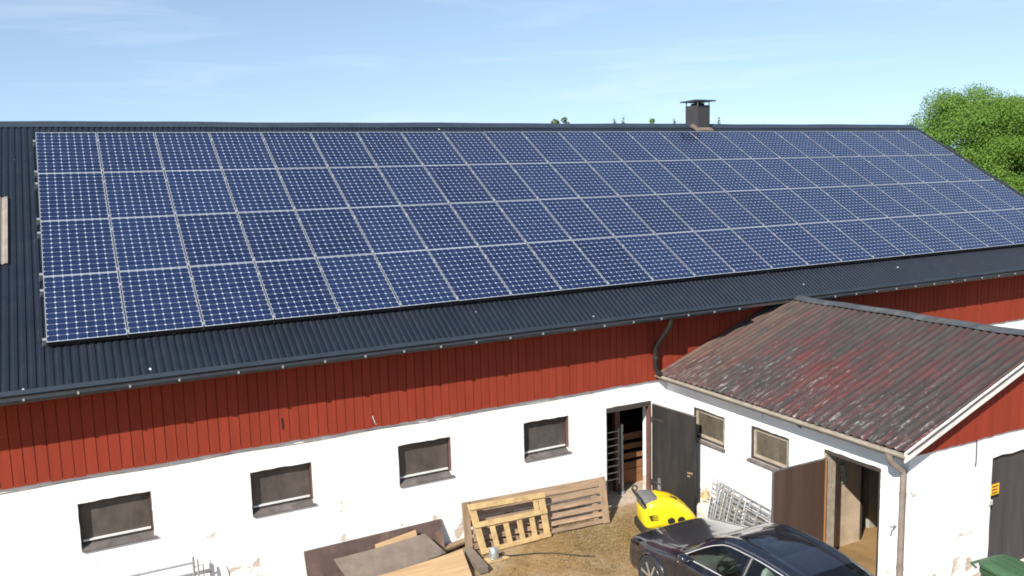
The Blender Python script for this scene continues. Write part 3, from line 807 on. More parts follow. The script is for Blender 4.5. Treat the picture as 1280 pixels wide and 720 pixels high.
ap(MB().box((AEX + .012, -11.27, AEZ - .125), (AEX + .032, -5.68, AEZ - .03)), 'eave_board', 'paletrim')
ag = ap(half_gutter((AEX - .035, -11.30, AEZ - .045), (AEX - .035, -5.68, AEZ - .035), .045), 'gutter', 'paletrim', smooth=40)
# downpipe at the corner
pts = [(AEX - .035, -11.06, AEZ - .08), (AEX - .035, -11.06, AEZ - .15), (AEX + .03, -11.07, AEZ - .24), (AX - .07, -11.10, AEZ - .36), (AX - .06, -11.10, AEZ - .44), (AX - .06, -11.10, .17)]
adp = ap(MB().tube(pts, .046, 12, radii=[.06, .05, .046, .046, .046, .046]), 'downpipe', 'rustpipe', smooth=60)
m = MB()
for z in (1.86, .75): m.lathe([(.051, z), (.051, z + .05)], 14, (AX - .06, -11.10, 0)); 
ap(m, 'pipe_collar', 'rustpipe', adp)
m = MB(); m.tube([(AX, -10.98, 1.36), (AX - .12, -10.98, 1.36), (AX - .15, -10.98, 1.30)], .012, 8); m.tube([(AX - .10, -11.02, 1.40), (AX - .10, -10.93, 1.41)], .008, 6)
ap(m, 'water_tap', 'cast', smooth=60)
# windows of the side wall
for (a, b, c, d) in W2:
    m = MB(); x0 = AX + .012; f = .035
    m.box((x0, a, c), (x0 + .09, a + f, d)); m.box((x0, b - f, c), (x0 + .09, b, d)); m.box((x0, a + f, d - f), (x0 + .09, b - f, d)); m.box((x0, a + f, c), (x0 + .09, b - f, c + f))
    wf = ap(m, 'window', 'darkframe')
    m = MB(); f2 = .05; x1 = x0 + .03
    m.box((x1, a + f, c + f), (x1 + .045, a + f + f2, d - f)); m.box((x1, b - f - f2, c + f), (x1 + .045, b - f, d - f)); m.box((x1, a + f + f2, d - f - f2), (x1 + .045, b - f - f2, d - f)); m.box((x1, a + f + f2, c + f), (x1 + .045, b - f - f2, c + f + f2))
    ap(m, 'sash', 'tanwood', wf)
    ap(MB().box((x1 + .02, a + f + f2, c + f + f2), (x1 + .026, b - f - f2, d - f - f2)), 'pane', 'annexglass', wf)
    ap(MB().hexa([(AX - .05, a - .05, c - .035), (AX - .05, b + .06, c - .035), (AX + .01, b + .02, c + .004), (AX + .01, a - .02, c + .004)], (0, 0, -.02)), 'sill', 'sill', wf)
    ap(MB().box((AX + .16, a + .12, c + .05), (AX + .19, a + .34, d - .05)), 'curtain', 'whitewood', wf)
# side doorway and the brown door standing open at a right angle
m = MB(); m.box((AX + .02, D2[0], .16), (AX + .10, D2[0] + .05, D2[3])); m.box((AX + .02, D2[0] + .05, D2[3] - .07), (AX + .10, D2[1] - .0, D2[3]))
ap(m, 'door_frame', 'darkframe')
ap(MB().box((AX + .015, D2[1] - .045, .16), (AX + .235, D2[1] + .0, D2[3] - .071)), 'jamb', 'tanwood')
d2 = ap(MB().box((9.615, -9.69, .20), (10.70, -9.650, 1.985)), 'door', 'doorbrown')
m = MB(); m.box((10.702, -9.692, .20), (10.735, -9.648, 1.985)); ap(m, 'hinge_edge', 'edgewood', d2)
ap(MB().box((9.598, -9.691, .20), (9.614, -9.649, 1.985)), 'lock_edge', 'sill', d2)
m = MB(); m.box((9.6, -9.691, 1.986), (10.735, -9.649, 1.998)); ap(m, 'top_edge', 'sill', d2)
m = MB()
for z in (.5, 1.15, 1.8): m.tube([(10.742, -9.668, z), (10.742, -9.668, z + .09)], .009, 8)
ap(m, 'hinge', 'zinc', d2)
m = MB(); m.tube([(9.70, -9.69, 1.08), (9.70, -9.735, 1.08), (9.82, -9.735, 1.08)], .009, 8); ap(m, 'handle', 'zinc', d2)
# what can be seen inside the side doorway
ap(MB().box((AX + .222, -9.26, .14), (12.05, -9.12, 2.5)), 'inner_wall', 'interior')
ap(MB().box((12.051, -9.24, .14), (12.13, -9.14, 2.5)), 'inner_door_post', 'darkframe')
ap(MB().box((14.2, AY + .23, .14), (14.3, -5.7, 2.5)), 'partition', 'interior')
cab = tag(MB().box((0, 0, 0), (.75, .4, 1.75)).build('cabinet', M['palepanel'], bevel=.01), 'pale grey cabinet standing in the dim annex behind the doorway', 'cabinet'); cab.location = (12.6, -9.0, .142)
m = MB()
for k in range(9):
    a = k * .7; m.tube([(11.50 + .012 * k, -9.275 - .01 * (k % 3), 1.62), (11.53 + .015 * k, -9.29, 1.45), (11.56 + .03 * math.sin(a) + .016 * k, -9.285, 1.30 - .02 * (k % 4))], .012, 6)
tag(m.build('rope_bundle', pm('green and white rope', (.34, .38, .28), .85, .6, 22), smooth=60), 'green and white bundle of rope hanging on the beige wall inside the annex doorway', 'rope')
m = MB().box((11.46, -9.30, 1.70), (11.72, -9.262, 1.92)); m.lathe([(.03, -.012), (.03, 0)], 12, (11.53, -9.30, 1.82), 'y'); m.lathe([(.03, -.012), (.03, 0)], 12, (11.66, -9.30, 1.84), 'y')
tag(m.build('junction_box', M['whitepl'], bevel=.006), 'white electrical box on the inner wall above the hanging rope', 'electrical box')
# double door in the gable
d3 = None
for (xa, xb) in ((D3[0] + .01, 13.765), (13.775, D3[1] - .01)):
    m = MB(); x = xa
    while x < xb - .02:
        x2 = min(x + .157, xb); m.box((x + .002, AY + .05 + random.uniform(-.003, .003), .18), (x2 - .002, AY + .085, 2.06)); x = x2
    d = ap(m, 'double_door', 'doorgrey'); d3 = d3 or d
    m = MB(); m.box((xa, AY + .086, .5), (xb, AY + .11, .62)); m.box((xa, AY + .086, 1.6), (xb, AY + .11, 1.72)); ap(m, 'ledge', 'doorgrey', d)
m = MB().box((12.665, AY - .012, 1.475), (12.865, AY - .004, 1.645)); sg = ap(m, 'warning_plate', 'signyel')
m = MB()
for k, (a, b) in enumerate(((.02, .17), (.02, .15), (.02, .16))): m.box((12.665 + a, AY - .016, 1.60 - .05 * k), (12.665 + b, AY - .0125, 1.618 - .05 * k))
ap(m, 'lettering', 'ink', sg)
ap(MB().box((12.615, AY - .03, 1.33), (12.70, AY - .003, 1.41)), 'lock_plate', 'whitepl', bevel=.004)
m = MB(); m.tube([(12.255, AY - .012, 2.44), (12.26, AY - .012, 2.2), (12.26, AY - .012, 2.09), (12.245, AY - .012, 2.03)], .009, 6); ap(m, 'grey_cable', 'gutter')
m = MB(); m.tube([(10.60, -8.98, 2.50), (10.66, -9.05, 2.44), (10.70, -9.17, 2.37)], .014, 7); ap(m, 'cable_stub', 'blackpl')
m = MB(); m.tube([(AX - .004, -8.26, 2.60), (AX - .004, -8.26, 2.28)], .005, 5); ap(m, 'thin_wire', 'zinc')

# ------------------------------------------------------------------ solar panels, rails
ORD = ['first', 'second', 'third', 'fourth', 'fifth', 'sixth', 'seventh', 'eighth', 'ninth', 'tenth', 'eleventh', 'twelfth', 'thirteenth', 'fourteenth',
       'fifteenth', 'sixteenth', 'seventeenth', 'eighteenth', 'nineteenth', 'twentieth', 'twenty-first', 'twenty-second', 'twenty-third', 'twenty-fourth']
ROWN = ['the top row', 'the second row from the top', 'the third row from the top', 'the bottom row']
PX, PY, PW, PH = 1.06, 1.57, 1.040, 1.559
Z0 = 7.6
ex = Vector((1, 0, 0)); ey = Vector((0, math.cos(PITCH), math.sin(PITCH))); ez = Vector((0, -math.sin(PITCH), math.cos(PITCH)))
def panel_at(i, j): return Vector((0, 0, Z0)) + ex * (PX * (i + .5)) - ey * (PY * (j + .5))
def panel_master():
    fw, fh = .0115, .07; m = MB(); a, b = PW / 2, PH / 2
    m.box((-a, -b, -fh), (a, -b + fw, 0)); m.box((-a, b - fw, -fh), (a, b, 0))
    m.box((-a, -b + fw, -fh), (-a + fw, b - fw, 0)); m.box((a - fw, -b + fw, -fh), (a, b - fw, 0))
    r = thing('solar_panel', 'x', 'solar panel', panel_at(0, 0), (PITCH, 0, 0), 'solar panels on the barn roof')
    fr = m.build('frame', M['frame_black'], r)
    m = MB(); lw = .0105
    m.box((-a, -b, .0003), (a, -b + lw, .002)); m.box((-a, b - lw, .0003), (a, b, .002)); lv = .006
    m.box((-a, -b + lw, .0003), (-a + lv, b - lw, .002)); m.box((a - lv, -b + lw, .0003), (a, b - lw, .002))
    m.build('frame_lip', M['frame_alu'], fr)
    MB().box((-a + fw, -b + fw, -.010), (a - fw, b - fw, -.0035)).build('cell_sheet', M['cells'], r)
    return r
def copy_tree(o, parent=None):
    c = o.copy(); COL.objects.link(c)
    if parent is not None: c.parent = parent
    for ch_ in list(o.children): copy_tree(ch_, c)
    return c
pan = panel_master()
pr_ = random.Random(3)
for j in range(4):
    for i in range(24):
        o = pan if (i, j) == (0, 0) else copy_tree(pan)
        o.location = panel_at(i, j) + ez * pr_.uniform(-.003, .003)
        o.rotation_euler = (PITCH + pr_.uniform(-.003, .003), pr_.uniform(-.004, .004), 0)
        if i == 0: lb = 'dark blue solar panel at the left end of ' + ROWN[j]
        elif i == 23: lb = 'dark blue solar panel at the right end of ' + ROWN[j]
        else: lb = ORD[i] + ' dark blue solar panel from the left end in ' + ROWN[j]
        o['label'] = lb
def rail_master():
    r = thing('mounting_rail', 'x', 'mounting rail', (0, 0, 0), (PITCH, 0, 0), 'aluminium rails under the solar panels')
    L = 24 * PX
    MB().box((-.055, -.018, -.112), (L + .03, .018, -.074)).build('rail', M['alu'], r)
    for x in (-.026, L + .012):
        m = MB(); m.box((x - .024, -.026, -.073), (x + .022, .026, -.004)); m.box((x - .024, -.026, -.004), (x + .034, .026, .005)) if x < 1 else m.box((x - .034, -.026, -.004), (x + .022, .026, .005))
        m.build('end_clamp', M['bolt'], r)
    m = MB(); m.box((-.017, -.03, .004), (.017, .03, .009)); m.box((-.004, -.03, -.073), (.004, .03, .004))
    mc = m.build('mid_clamp', M['bolt'], r); mc.location = (PX, 0, 0)
    for i in range(2, 24):
        c = mc.copy(); COL.objects.link(c); c.parent = r; c.location = (PX * i, 0, 0)
    m = MB()
    for x in np.arange(.4, L, 1.284): m.box((x - .02, -.02, -.121), (x + .02, .02, -.1125))
    m.build('roof_bracket', M['alu'], r)
    return r
rail = rail_master()
for j in range(4):
    for k, fr_ in enumerate((.22, .955)):
        o = rail if (j, k) == (0, 0) else copy_tree(rail)
        o.location = Vector((0, 0, Z0)) - ey * (PY * (j + fr_)) + ex * .007
        o['label'] = ('upper', 'lower')[k] + ' aluminium rail with clamps holding the solar panels of ' + ROWN[j]

# ------------------------------------------------------------------ timber hurdles, sheets, beams by the wall
def quad_pt(q, u, v):
    a, b, c, d = [Vector(p) for p in q]    # TL TR BR BL
    return (a * (1 - u) + b * u) * (1 - v) + (d * (1 - u) + c * u) * v
LQ = [(6.14, -5.68, .83), (9.16, -5.68, .725), (8.96, -6.14, .02), (6.10, -5.90, .02)]
hd = thing('timber_hurdle', 'large weathered grey brown timber hurdle of long boards leaning on the white wall', 'hurdle', (7.6, -5.95, 0)); HI = inv(hd)
def board_on(q, u0, v0, u1, v1, th, off, m=None, jit=.0):
    m = m or MB(); n = (Vector(q[1]) - Vector(q[0])).cross(Vector(q[3]) - Vector(q[0])).normalized()
    if n.y > 0: n = -n
    pts = [quad_pt(q, u0, v0), quad_pt(q, u1, v0), quad_pt(q, u1, v1), quad_pt(q, u0, v1)]
    return m.hexa([p + n * off for p in pts], n * th)
for (v0, v1) in ((.0, .185), (.205, .345), (.40, .52), (.58, .69), (.745, .84), (.895, .99)):
    board_on(LQ, .02, v0, .985, v1, .026, .0).build('board', M['grayboard'], hd, matrix=HI, fixn=True, bevel=.004)
for (u0, u1) in ((.0, .045), (.955, 1.0)):
    board_on(LQ, u0, -.01, u1, 1.0, .035, .028).build('end_post', M['endboard'], hd, matrix=HI, fixn=True, bevel=.004)
for u0 in (.07, .90):
    board_on(LQ, u0, .02, u0 + .035, .98, .03, -.032).build('batten', M['endboard'], hd, matrix=HI, fixn=True)
SQ = [(6.17, -5.90, .875), (7.70, -5.90, .79), (7.72, -6.09, .012), (6.31, -6.12, .012)]
hs_ = thing('timber_gate', 'small pale new timber gate panel leaning against the large weathered hurdle', 'gate panel', (7.0, -6.1, 0)); GI2 = inv(hs_)
for nm, (u0, v0, u1, v1) in (('top_rail', (0, 0, 1, .115)), ('middle_rail', (.0, .37, 1, .475)), ('bottom_rail', (.0, .90, 1.0, 1.0))):
    board_on(SQ, u0, v0, u1, v1, .024, .026).build(nm, M['palewood'], hs_, matrix=GI2, fixn=True, bevel=.003)
for (u0, u1) in ((.0, .085), (.915, 1.0)): board_on(SQ, u0, .0, u1, 1.0, .024, .0).build('stile', M['palewood'], hs_, matrix=GI2, fixn=True, bevel=.003)
board_on(SQ, .84, .10, .90, .40, .022, .0).build('slat', M['palewood'], hs_, matrix=GI2, fixn=True)
for u0 in (.20, .385, .57, .745): board_on(SQ, u0, .43, u0 + .068, .93, .022, .0).build('slat', M['palewood'], hs_, matrix=GI2, fixn=True, bevel=.003)

def sheet(name, q, th, mat_, label, cat, sag=0., nu=14, nv=6, group=None, seed=0):
    rr = random.Random(seed); P = []; n = (Vector(q[1]) - Vector(q[0])).cross(Vector(q[3]) - Vector(q[0])).normalized()
    if n.z < 0: n = -n
    for i in range(nu + 1):
        r = []
        for j in range(nv + 1):
            u, v = i / nu, j / nv; p = quad_pt(q, u, v)
            r.append(p - n * (sag * math.sin(math.pi * u)) + n * rr.uniform(-.001, .001))
        P.append(r)
    c = sum((Vector(p) for p in q), Vector()) / 4; mtx = Matrix.Translation(-Vector((c.x, c.y, 0)))
    o = MB().slab(P, -n * th).build(name, M[mat_], smooth=30, fixn=True, matrix=mtx); o.location = (c.x, c.y, 0)
    return tag(o, label, cat, group)
sheet('board_sheet', [(3.36, -5.625, .575), (5.78, -5.625, .60), (5.76, -5.84, .012), (3.36, -5.84, .012)], .012, 'brownsheet', 'long dark brown plywood sheet standing against the white wall', 'board', .012)
sheet('board_offcut', [(4.52, -5.76, .475), (5.25, -5.76, .565), (5.30, -5.96, .02), (4.52, -5.93, .02)], .018, 'plywood', 'small light tan board offcut behind the grey brown board', 'board')
sheet('worn_board', [(3.78, -5.86, .435), (5.37, -5.87, .515), (5.66, -6.10, .19), (3.95, -6.32, .10)], .014, 'greysheet', 'worn grey brown board lying tilted between the dark sheet and tan plywood', 'board', .03)
sheet('plywood_sheet', [(4.2, -6.40, .235), (5.93, -6.17, .225), (5.74, -7.05, .06), (4.0, -7.5, .05)], .015, 'plywood', 'large tan plywood sheet lying in front on the ground', 'plywood', .02)
def timber(name, p, q, w_, h_, mat_, label):
    p, q = Vector(p), Vector(q); c = (p + q) / 2
    o = MB().beam(p - c, q - c, w_, h_).build(name, M[mat_], bevel=.006); o.location = c
    return tag(o, label, 'timber')
timber('timber_plank', (5.62, -5.80, .10), (6.30, -5.62, .10), .13, .05, 'endboard', 'short brown plank between the dark sheet and the weathered hurdle')
timber('timber_beam', (6.10, -5.98, .075), (6.04, -6.78, .075), .17, .12, 'greysheet', 'short thick weathered beam at the right edge of the tan plywood')

# electric motor on a board with its black cable
mt = thing('electric_motor', 'small shiny round motor on a wooden board in front of the pale gate panel', 'motor', (6.43, -6.42, 0)); 
MB().box((-.2, -.09, .008), (.24, .1, .03)).build('base_board', M['palewood'], mt, bevel=.003)
m = MB().lathe([(.02, .03), (.075, .032), (.085, .06), (.088, .13), (.08, .19), (.055, .235), (.02, .25)], 20, (-.02, 0, 0)); m.build('motor_housing', M['cast'], mt, smooth=60)
MB().box((-.1, -.07, .031), (.09, .07, .055)).build('foot', M['zinc'], mt, bevel=.004)
m = MB()
for z in (.10, .13, .16): m.lathe([(.0905, z - .004), (.0915, z), (.0905, z + .004)], 20, (-.02, 0, 0))
m.build('cooling_fin', M['zinc'], mt)
MB().tube([(.06, 0, .08), (.13, 0, .07)], .02, 10).build('shaft', M['blackpl'], mt, smooth=60)
pts = [(6.56, -6.42, .07), (6.7, -6.45, .03), (6.9, -6.50, .018), (7.15, -6.58, .018), (7.4, -6.72, .018), (7.6, -6.90, .018), (7.78, -7.08, .018), (7.95, -7.22, .030)]
m = MB().tube(pts, .010, 8); tag(m.build('black_hose', M['rubber'], smooth=60), 'black hose curving over the bare ground from the small motor', 'hose')

# ------------------------------------------------------------------ galvanised gate, racks
gg = thing('galvanised_gate', 'galvanised tubular gate standing against the white wall at lower left', 'gate', (1.2, -5.78, 0)); Q = inv(gg)
for x in (-.4, 1.66): MB().tube([(x, -5.78, .02), (x, -5.78, .965)], .02, 10).build('upright', M['zinc'], gg, matrix=Q, smooth=60)
for z in (.16, .34, .52, .70, .87): MB().tube([(-.4, -5.78, z), (1.66, -5.78, z)], .019 if z > .8 else .014, 8).build('rail', M['zinc'], gg, matrix=Q, smooth=60)
MB().tube([(1.66, -5.78, .79), (1.80, -5.76, .80), (1.80, -5.76, .1)], .010, 7).build('latch_rod', M['zinc'], gg, matrix=Q, smooth=60)
MB().tube([(1.72, -5.80, .92), (1.73, -5.80, .3)], .012, 7).build('latch_rod', M['zinc'], gg, matrix=Q, smooth=60)
MB().tube([(1.90, -5.77, .85), (1.93, -5.77, .74), (1.93, -5.77, .05)], .007, 6).build('hook', M['zinc'], gg, matrix=Q, smooth=60)

def rack(y0, y1, xb, xt, hgt, label, seed, nr):
    rr = random.Random(seed); r = thing('wire_rack', label, 'rack', (xb, (y0 + y1) / 2, 0), (0, 0, 0), 'galvanised racks leaning on the annex wall'); Q = inv(r)
    p = lambda u, v: Vector((xb + (xt - xb) * v, y0 + (y1 - y0) * u - .10 * v * 0 + .12 * v, .07 + (hgt - .07) * v - .10 * u * v))
    m = MB()
    m.tube([p(0, 0), p(0, 1), p(1, 1), p(1, 0)], .014, 8, closed=True); m.build('frame', M['zinc'], r, matrix=Q, smooth=60)
    m = MB()
    for k in range(1, nr):
        v = k / nr; m.beam(p(0, v), p(1, v), .008, .034 + .012 * (k % 2))
    m.build('slats', M['zinc'], r, matrix=Q)
    m = MB()
    for k in range(1, 6):
        u = k / 6 + rr.uniform(-.02, .02); m.beam(p(u, 0) + Vector((-.008, 0, 0)), p(u, 1) + Vector((-.008, 0, 0)), .03, .006, (1, 0, 0))
    m.build('stays', M['zinc'], r, matrix=Q)
    for k in range(3):
        u = .04 + .09 * k + rr.uniform(-.02, .02); MB().tube([p(u, .02) + Vector((-.02, 0, 0)), p(u - .02, 1.10) + Vector((-.02, 0, 0))], .008, 6).build('rod', M['zinc'], r, matrix=Q)
rack(-7.45, -8.95, 10.34, 10.66, .84, 'galvanised slatted rack leaning on annex wall, rearmost of the stack', 1, 9)
rack(-7.35, -8.2, 10.25, 10.57, .90, 'narrow upright galvanised rack leaning at the left end of the stack', 2, 11)
rack(-7.62, -9.0, 10.16, 10.49, .72, 'galvanised slatted rack at the front of the leaning stack', 3, 10)

# ------------------------------------------------------------------ jerrycan
jc = thing('jerrycan', 'white plastic jerrycan with black cap beside the open black barn door', 'jerrycan', (10.52, -7.10, 0), (0, 0, .25))
P = []
def sup(a, b, n, e=5):
    return [(a * math.copysign(abs(math.cos(t_)) ** (2 / e), math.cos(t_)), b * math.copysign(abs(math.sin(t_)) ** (2 / e), math.sin(t_))) for t_ in np.linspace(0, 2 * math.pi, n, endpoint=False)]
m = MB()
rings = [(.0, .12, .14), (.015, .135, .16), (.16, .135, .16), (.17, .13, .155), (.19, .135, .16), (.34, .135, .16), (.385, .115, .14), (.40, .07, .09)]
for (z, a, b) in rings: m.v += [(x, y, z) for x, y in sup(a, b, 28)]
for i in range(len(rings) - 1):
    for k in range(28): m.f.append((i * 28 + k, i * 28 + (k + 1) % 28, (i + 1) * 28 + (k + 1) % 28, (i + 1) * 28 + k))
m.f.append(tuple(reversed(range(28)))); m.f.append(tuple(range(7 * 28, 8 * 28)))
m.build('canister', M['whitepl'], jc, smooth=40)
MB().lathe([(.028, .39), (.03, .40), (.03, .43), (.024, .436)], 16, (.01, -.105, 0)).build('cap', M['blackpl'], jc, smooth=40)
MB().tube([(0, .11, .385), (0, .10, .44), (0, .0, .455), (0, -.05, .44), (0, -.055, .395)], .013, 8).build('handle', M['whitepl'], jc, smooth=60)
m = MB(); m.lathe([(.105, .0), (.10, .006), (.022, .13), (.012, .20)], 18)
fn = m.build('funnel', pm('tan plastic', (.42, .27, .12), .55, .25, 8), smooth=40); fn.location = (10.60, -6.985, .462); fn.rotation_euler = (0, 0, .3)
tag(fn, 'tan funnel upside down on top of the white jerrycan', 'funnel')

# ------------------------------------------------------------------ pressure washer
pw = thing('pressure_washer', 'yellow and black hot water pressure washer by the open barn door', 'pressure washer', (9.70, -6.93, 0), (0, 0, math.atan2(-.316, .949))); pw.scale = (1, 1, .88)
def loft(sections, n, e):
    """sections: (x, half width, z0, z1, exponent) superellipse cross sections along local x"""
    m = MB()
    for (x, hw, z0, z1, ee) in sections:
        c, hz = (z0 + z1) / 2, (z1 - z0) / 2
        m.v += [(x, a, c + b) for a, b in sup(hw, hz, n, ee)]
    K = len(sections)
    for i in range(K - 1):
        for k in range(n): m.f.append((i * n + k, i * n + (k + 1) % n, (i + 1) * n + (k + 1) % n, (i + 1) * n + k))
    m.f.append(tuple(reversed(range(n)))); m.f.append(tuple(range((K - 1) * n, K * n)))
    return m
loft([(-.47, .27, .20, .68, 4), (-.44, .31, .16, .75, 4), (-.34, .335, .14, .80, 4), (-.15, .345, .14, .81, 3.6), (.08, .345, .14, .74, 3.4), (.26, .335, .14, .62, 3.2), (.40, .31, .14, .48, 3), (.49, .26, .16, .36, 3), (.515, .18, .19, .30, 3)], 40, 4).build('hood', M['yellow'], pw, smooth=50)
loft([(-.52, .28, .06, .20, 5), (-.49, .345, .045, .22, 5), (0, .362, .045, .20, 5), (.45, .34, .045, .20, 5), (.54, .25, .06, .18, 4)], 32, 5).build('base', M['blackpl'], pw, smooth=50)
loft([(-.50, .20, .60, .80, 5), (-.47, .24, .56, .835, 5), (-.30, .25, .60, .842, 5), (-.24, .22, .66, .835, 5), (-.22, .15, .70, .81, 5)], 28, 5).build('top_panel', M['greypl'], pw, smooth=50)
m = MB().tube([(-.44, .25, .62), (-.52, .25, .76), (-.56, .25, .84), (-.56, -.25, .84), (-.52, -.25, .76), (-.44, -.25, .62)], .022, 10); m.build('push_handle', M['blackpl'], pw, smooth=60)
m = MB().tube([(-.50 + .05 * math.cos(a), .30, .83 + .06 * math.sin(a)) for a in np.linspace(0, 2 * math.pi, 14, endpoint=False)], .014, 8, closed=True); m.build('hose_loop', M['rubber'], pw, smooth=60)
for y in (-.345, .345):
    for x in (-.22, .30):
        r_ = .125 if x < 0 else .085
        MB().lathe([(r_ * .5, -.03), (r_ * .95, -.03), (r_, -.015), (r_, .015), (r_ * .95, .03), (r_ * .5, .03)], 24, (x, y * 1.03, r_ + .01), 'y').build('wheel', M['rubber'], pw, smooth=40)
for x in (-.02, .17): MB().lathe([(.02, -.02), (.065, -.015), (.07, 0), (.07, .02)], 20, (x, -.347, .36), 'y').build('dial', M['blackpl'], pw, smooth=40)
m = MB()
for k in range(4): m.box((-.44 + .012 * k, -.349, .50 - .034 * k), (-.27 + .006 * k, -.325, .507 - .034 * k))
m.build('vent_slot', M['blackpl'], pw)
m = MB(); m.v = []; 
for (zz, a, b) in ((0, .075, .045), (.012, .07, .04)): m.v += [(x, y, zz) for x, y in sup(a, b, 20, 2.5)]
m.f = [(k, (k + 1) % 20, 20 + (k + 1) % 20, 20 + k) for k in range(20)] + [tuple(range(20, 40))]
m2_ = MB()
for yy in (-.12, .14): m2_.tube([(-.22, yy, .815), (-.1, yy, .803), (.08, yy, .742), (.26, yy, .622), (.40, yy, .482), (.48, yy, .37)], .006, 6)
m2_.build('hood_seam', pm('seam yellow', (.42, .30, .01), .5, .1, 5), pw, smooth=60)
fl = m.build('filler_cap', M['blackpl'], pw, smooth=40); fl.location = (.12, -.05, .716); fl.rotation_euler = (0, R(27), 0)

# ------------------------------------------------------------------ car
car = thing('parked_car', 'dark navy blue coupe-shaped car parked beside the annex', 'car', (8.66, -8.18, .15), (0, 0, -math.pi / 2))
# local frame: +x = towards the tail (s), y = across, z up
ST = [ # s, P0z, P1, P2, P3, P4, P5, P6, P7  (x across, z)
 (0.00, .55, (.30, .55), (.50, .54), (.57, .53), (.61, .51), (.64, .40), (.62, .27), (.56, .21)),
 (0.12, .68, (.38, .675), (.60, .655), (.68, .64), (.73, .60), (.755, .42), (.74, .26), (.68, .19)),
 (0.40, .775, (.40, .77), (.65, .75), (.75, .725), (.80, .66), (.835, .45), (.82, .26), (.76, .18)),
 (0.90, .87, (.41, .865), (.675, .845), (.785, .815), (.85, .72), (.865, .48), (.85, .27), (.78, .18)),
 (1.22, .935, (.41, .93), (.685, .905), (.80, .872), (.86, .77), (.87, .50), (.85, .27), (.78, .18)),
 (1.38, .975, (.40, .968), (.67, .940), (.805, .895), (.865, .80), (.875, .50), (.85, .27), (.78, .18)),
 (1.75, 1.215, (.38, 1.208), (.625, 1.158), (.81, .912), (.87, .82), (.878, .50), (.855, .27), (.785, .18)),
 (2.10, 1.350, (.34, 1.344), (.550, 1.304), (.815, .922), (.873, .83), (.88, .50), (.855, .27), (.785, .18)),
 (2.55, 1.385, (.34, 1.38), (.53, 1.34), (.815, .932), (.873, .84), (.88, .50), (.855, .27), (.785, .18)),
 (3.05, 1.37, (.34, 1.365), (.525, 1.325), (.81, .942), (.872, .85), (.88, .50), (.855, .27), (.785, .18)),
 (3.55, 1.29, (.33, 1.285), (.515, 1.245), (.805, .952), (.872, .86), (.88, .50), (.855, .27), (.785, .18)),
 (3.95, 1.175, (.34, 1.17), (.53, 1.135), (.79, .96), (.868, .865), (.875, .50), (.85, .27), (.78, .18)),
 (4.30, 1.04, (.38, 1.04), (.60, 1.015), (.765, .955), (.85, .86), (.86, .50), (.83, .28), (.76, .2)),
 (4.55, .975, (.38, .975), (.62, .955), (.73, .92), (.81, .80), (.82, .50), (.79, .3), (.72, .24)),
 (4.70, .80, (.34, .80), (.55, .785), (.63, .76), (.69, .70), (.71, .50), (.69, .34), (.62, .3)),
]
sS = np.array([r[0] for r in ST]); A = np.array([[(0, r[1])] + list(r[2:]) for r in ST], float)   # station, point, (y,z)
def hermite(x, xs, Y):
    d = np.zeros_like(Y); h = np.diff(xs)
    sec = (Y[1:] - Y[:-1]) / h.reshape(-1, *([1] * (Y.ndim - 1)))
    d[1:-1] = (sec[1:] * h[:-1].reshape(-1, *([1] * (Y.ndim - 1))) + sec[:-1] * h[1:].reshape(-1, *([1] * (Y.ndim - 1)))) / (h[1:] + h[:-1]).reshape(-1, *([1] * (Y.ndim - 1)))
    d[0] = sec[0]; d[-1] = sec[-1]
    i = np.clip(np.searchsorted(xs, x, side='right') - 1, 0, len(xs) - 2); t_ = (x - xs[i]) / h[i]
    t_ = t_.reshape(-1, *([1] * (Y.ndim - 1))); hh = h[i].reshape(t_.shape)
    return (2 * t_**3 - 3 * t_**2 + 1) * Y[i] + (t_**3 - 2 * t_**2 + t_) * hh * d[i] + (-2 * t_**3 + 3 * t_**2) * Y[i + 1] + (t_**3 - t_**2) * hh * d[i + 1]
ss = np.linspace(0, 4.70, 181); vv = np.linspace(0, 7, 57)
Gs = hermite(ss, sS, A)                                        # (181, 8, 2)
Gv = np.stack([hermite(vv, np.arange(8.), g) for g in Gs])     # (181, 57, 2)
def cpt(i, j, sgn): return (ss[i], sgn * Gv[i, j, 0], Gv[i, j, 1])
WHS, WHR = (.86, 3.66), .345
def fr_s(v): return 1.46 + .72 * (1 - math.sqrt(max(0, 1 - ((2.88 - v) / .75) ** 1.6)))    # curved front edge of the side windows
def zone(s, v, y, z):
    if v < 1.86 and 1.44 < s < 2.06: return 'windshield'
    if v < 1.80 and 3.42 < s < 4.14: return 'rear_window'
    if 2.15 < v < 2.88:
        front = fr_s(v); back = 4.02 - (2.88 - v) * .42
        if front < s < 2.62: return 'front_window'
        if 2.70 < s < back: return 'rear_side_window'
    if v > 3.1:
        for w_ in WHS:
            if math.hypot(s - w_, z - .33) < WHR: return None
    if v < 1.72 and 2.16 < s < 2.95: return 'roof_glass'
    if 3.02 < v < 6.2 and 1.42 < s < 2.66: return 'door'
    if 3.02 < v < 6.2 and 2.665 < s < 3.42: return 'rear_door'
    if 2.7 < v < 4.1 and .10 < s < .46: return 'headlight'
    return 'body'
Z = {}
for i in range(180):
    for j in range(56):
        s_, v_ = (ss[i] + ss[i + 1]) / 2, (vv[j] + vv[j + 1]) / 2; c = (Gv[i, j] + Gv[i + 1, j + 1]) / 2
        k = zone(s_, v_, c[0], c[1])
        if k: Z.setdefault(k, []).append((i, j))
def cellmesh(cells, sides):
    m = MB(); idx = {}
    for sg in sides:
        for (i, j) in cells:
            q = []
            for (a, b) in ((i, j), (i, j + 1), (i + 1, j + 1), (i + 1, j)):
                key = (a, b, sg if b > 0 else 0)
                if key not in idx: idx[key] = len(m.v); m.v.append(cpt(a, b, sg))
                q.append(idx[key])
            m.f.append(tuple(q) if sg < 0 else tuple(reversed(q)))
    return m
